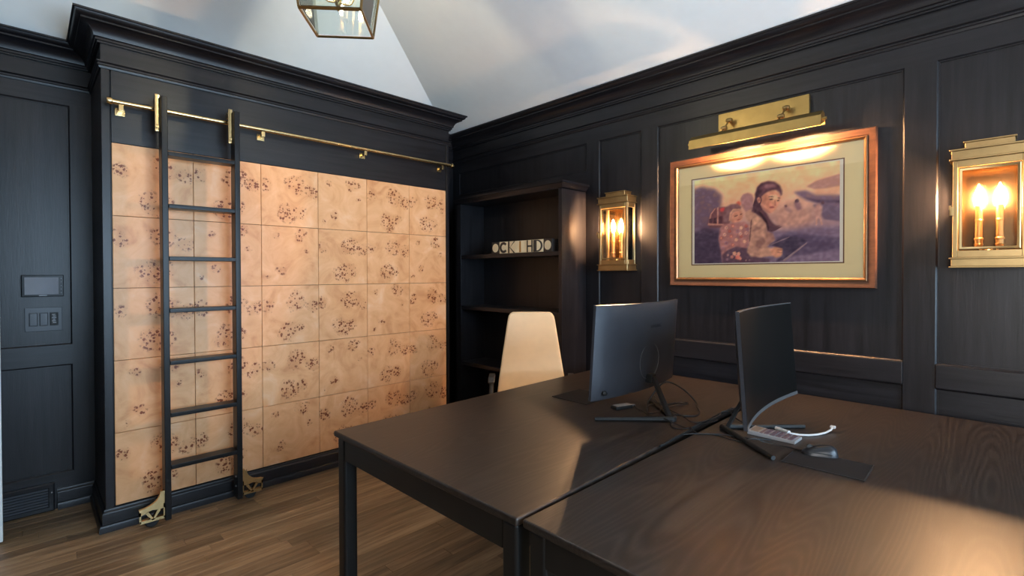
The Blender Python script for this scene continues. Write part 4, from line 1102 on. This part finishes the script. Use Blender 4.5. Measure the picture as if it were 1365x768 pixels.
dg = thing('white_cable_lead', 'short white lead with a curved tail beside the calculator', 'cable', (2.33, .66, ZD))
D_ = Matrix.Translation((-2.33, -.66, 0))
MB().tube([(2.352, .728, .0125), (2.325, .668, .0115)], [.0085, .0095], 10).xf(D_).build('plug_body', M['white_plastic'], dg)
MB().tube([(2.325, .668, .010), (2.345, .632, .006), (2.372, .604, .005), (2.410, .580, .005), (2.455, .563, .006), (2.500, .553, .010), (2.522, .552, .016)], .0042, 8).xf(D_).build('tail', M['white_plastic'], dg)
MB().box(2.516, 2.534, .541, .561, .012, .024, .003).xf(D_).build('tip', M['white_plastic'], dg)


def smooth_path(pts, k=6):
    P = [Vector(p) for p in pts]; out = []
    for i in range(len(P) - 1):
        p0, p1, p2, p3 = P[max(i - 1, 0)], P[i], P[i + 1], P[min(i + 2, len(P) - 1)]
        for s in range(k):
            t = s / k
            out.append(.5 * ((2 * p1) + (p2 - p0) * t + (2 * p0 - 5 * p1 + 4 * p2 - p3) * t * t + (3 * p1 - p0 - 3 * p2 + p3) * t ** 3))
    out.append(P[-1]); return out


def cable(lab, pts, r=.0044, m='black_plastic', z=None):
    base = Vector((pts[0][0], pts[0][1], ZD))
    q = [(x - base.x, y - base.y, (p[0] if p else r + .0008)) for x, y, *p in pts]
    o = MB().tube(smooth_path(q), r, 6).build('cable', M[m], None, 60, base)
    return tag(o, lab, 'cable', 'cables tangled between the monitors')


cable('black cable rising in the tallest loop beside the far monitor stand', [(2.190, 1.262, .006), (2.249, 1.300, .012), (2.31, 1.335, .022), (2.37, 1.345, .045), (2.40, 1.335, .075), (2.44, 1.320, .105), (2.46, 1.29, .112), (2.47, 1.25, .098), (2.475, 1.20, .070), (2.47, 1.155, .035), (2.44, 1.125, .012), (2.389, 1.093, .005), (2.317, 1.075, .005), (2.262, 1.100, .009), (2.235, 1.150, .012)])
cable('thin cable running from the adapter box to the far monitor stand', [(2.258, 1.386, .008), (2.222, 1.340, .004), (2.200, 1.296, .004), (2.160, 1.250, .004), (2.130, 1.215, .004)], .0024)
cable('grey cable in flat coils behind the far monitor stand', [(2.42, 1.36, .030), (2.40, 1.33, .020), (2.356, 1.279, .010), (2.463, 1.262, .006), (2.507, 1.226, .005), (2.491, 1.205, .005), (2.388, 1.226, .012), (2.296, 1.240, .014), (2.223, 1.225, .012), (2.170, 1.243, .012), (2.221, 1.291, .014), (2.285, 1.315, .016), (2.381, 1.310, .010), (2.418, 1.292, .006)], .0032)
cable('black cable dropping from the far stand joint to the desk seam', [(2.150, 1.185, .012), (2.120, 1.130, .016), (2.112, 1.080, .008), (2.098, 1.020, .005), (2.094, 1.004, .012)], .003)
cable('black cable curving below the far stand joint and along the seam', [(2.121, 1.110, .005), (2.068, 1.072, .004), (2.070, 1.034, .004), (2.100, 1.000, .010), (2.178, 1.000, .010), (2.232, .980, .006), (2.310, .969, .005)], .003)
cable('black cable looping from the far stand over to the near stand', [(2.236, 1.175, .030), (2.215, 1.090, .016), (2.184, 1.036, .010), (2.222, .998, .012), (2.361, .985, .012), (2.420, .995, .018), (2.44, .965, .022), (2.40, .930, .012), (2.36, .875, .005)], .003)
cable('thick black cord lying along the gap between the two desks', [(1.80, .986, .004), (1.93, .990, .005), (2.107, .998, .006), (2.304, 1.006, .006), (2.44, 1.008, .006), (2.572, 1.005, .006)], .0048)
cable('black cable crossing the foreground desk in front of the near stand', [(2.095, 1.000, .014), (2.067, .958, .004), (2.085, .920, .004), (2.120, .874, .004), (2.131, .800, .008), (2.115, .750, .016), (2.19, .70, .006)], .003)
cable('mouse cable trailing from the mouse back to the desk seam', [(2.003, .990, .004), (2.060, .950, .004), (2.095, .899, .004), (2.085, .822, .004), (2.088, .775, .006), (2.110, .740, .022), (2.133, .705, .010), (2.146, .665, .004), (2.150, .620, .005), (2.131, .574, .0075)], .0022)

# ------------------------------------------------------------------ office chair behind the desk
ch = thing('office_chair', 'cream high-back office chair behind the desks in front of the bookcase', 'chair', (2.55, 2.385, 0), math.radians(-45))


def back_panel():
    b = bmesh.new(); n = 14; rows = [(.50, .262), (.58, .252), (.68, .240), (.80, .222), (.92, .204), (1.02, .189), (1.09, .179), (1.125, .171), (1.145, .158), (1.156, .140)]
    yb = lambda x, z: .13 + .10 * ((z - .5) / .65) ** 1.3 - .55 * x * x
    A = []
    for d in (0, .045):
        A.append([[b.verts.new((hw * (2 * i / n - 1), yb(hw * (2 * i / n - 1), z) + d * (1 - .6 * abs(2 * i / n - 1) ** 6), z)) for i in range(n + 1)] for z, hw in rows])
    R = len(rows)
    for d in (0, 1):
        for j in range(R - 1):
            for i in range(n): b.faces.new((A[d][j][i], A[d][j][i + 1], A[d][j + 1][i + 1], A[d][j + 1][i]))
    for i in range(n):
        b.faces.new((A[0][0][i], A[0][0][i + 1], A[1][0][i + 1], A[1][0][i])); b.faces.new((A[0][-1][i], A[0][-1][i + 1], A[1][-1][i + 1], A[1][-1][i]))
    for j in range(R - 1):
        for i in (0, n): b.faces.new((A[0][j][i], A[0][j + 1][i], A[1][j + 1][i], A[1][j][i]))
    bmesh.ops.recalc_face_normals(b, faces=b.faces[:])
    bmesh.ops.bevel(b, geom=[e for e in b.edges if e.calc_face_angle(0) > 1.0], offset=.012, segments=3, affect='EDGES', profile=.5)
    q = MB(); q.bm.free(); q.bm = b; return q


back_panel().build('backrest', M['cream'], ch, 60)
MB().box(-.24, .24, -.28, .17, .43, .505, .025, 4).build('seat', M['cream'], ch, 60)
for s in (-1, 1):
    am = MB().tube([(s * .23, .02, .44), (s * .285, .02, .45), (s * .295, .03, .55), (s * .292, .07, .655)], .016, 8).build('arm_post', M['chair_dark'], ch)
    MB().prism([(s * .292 - .022, .19, .680), (s * .292 - .022, .175, .705), (s * .292 - .022, .03, .703), (s * .292 - .022, -.02, .677), (s * .292 - .022, 0, .665), (s * .292 - .022, .13, .655)], (.044, 0, 0), .006).build('armrest', M['chair_dark'], ch)
MB().lathe([(0, .09), (.03, .09), (.03, .25), (.018, .26), (.018, .40), (.06, .405), (.06, .435), (0, .435)], (0, -.05, 0), 'z', 16).build('gas_lift', M['chair_dark'], ch)
for k in range(5):
    a = 2 * PI * k / 5 + .3; c, s_ = math.cos(a), math.sin(a)
    lg = MB().tube([(c * .02, s_ * .02 - .05, .115), (c * .28, s_ * .28 - .05, .085)], [.022, .014], 8).build('leg', M['chair_dark'], ch)
    MB().lathe([(0, -.018), (.026, -.018), (.028, -.012), (.028, .012), (.026, .018), (0, .018)], (c * .28, s_ * .28 - .05, .0285), 'x', 14).tube([(c * .28, s_ * .28 - .05, .085), (c * .28, s_ * .28 - .05, .05)], .008, 6).build('caster', M['rubber'], lg)
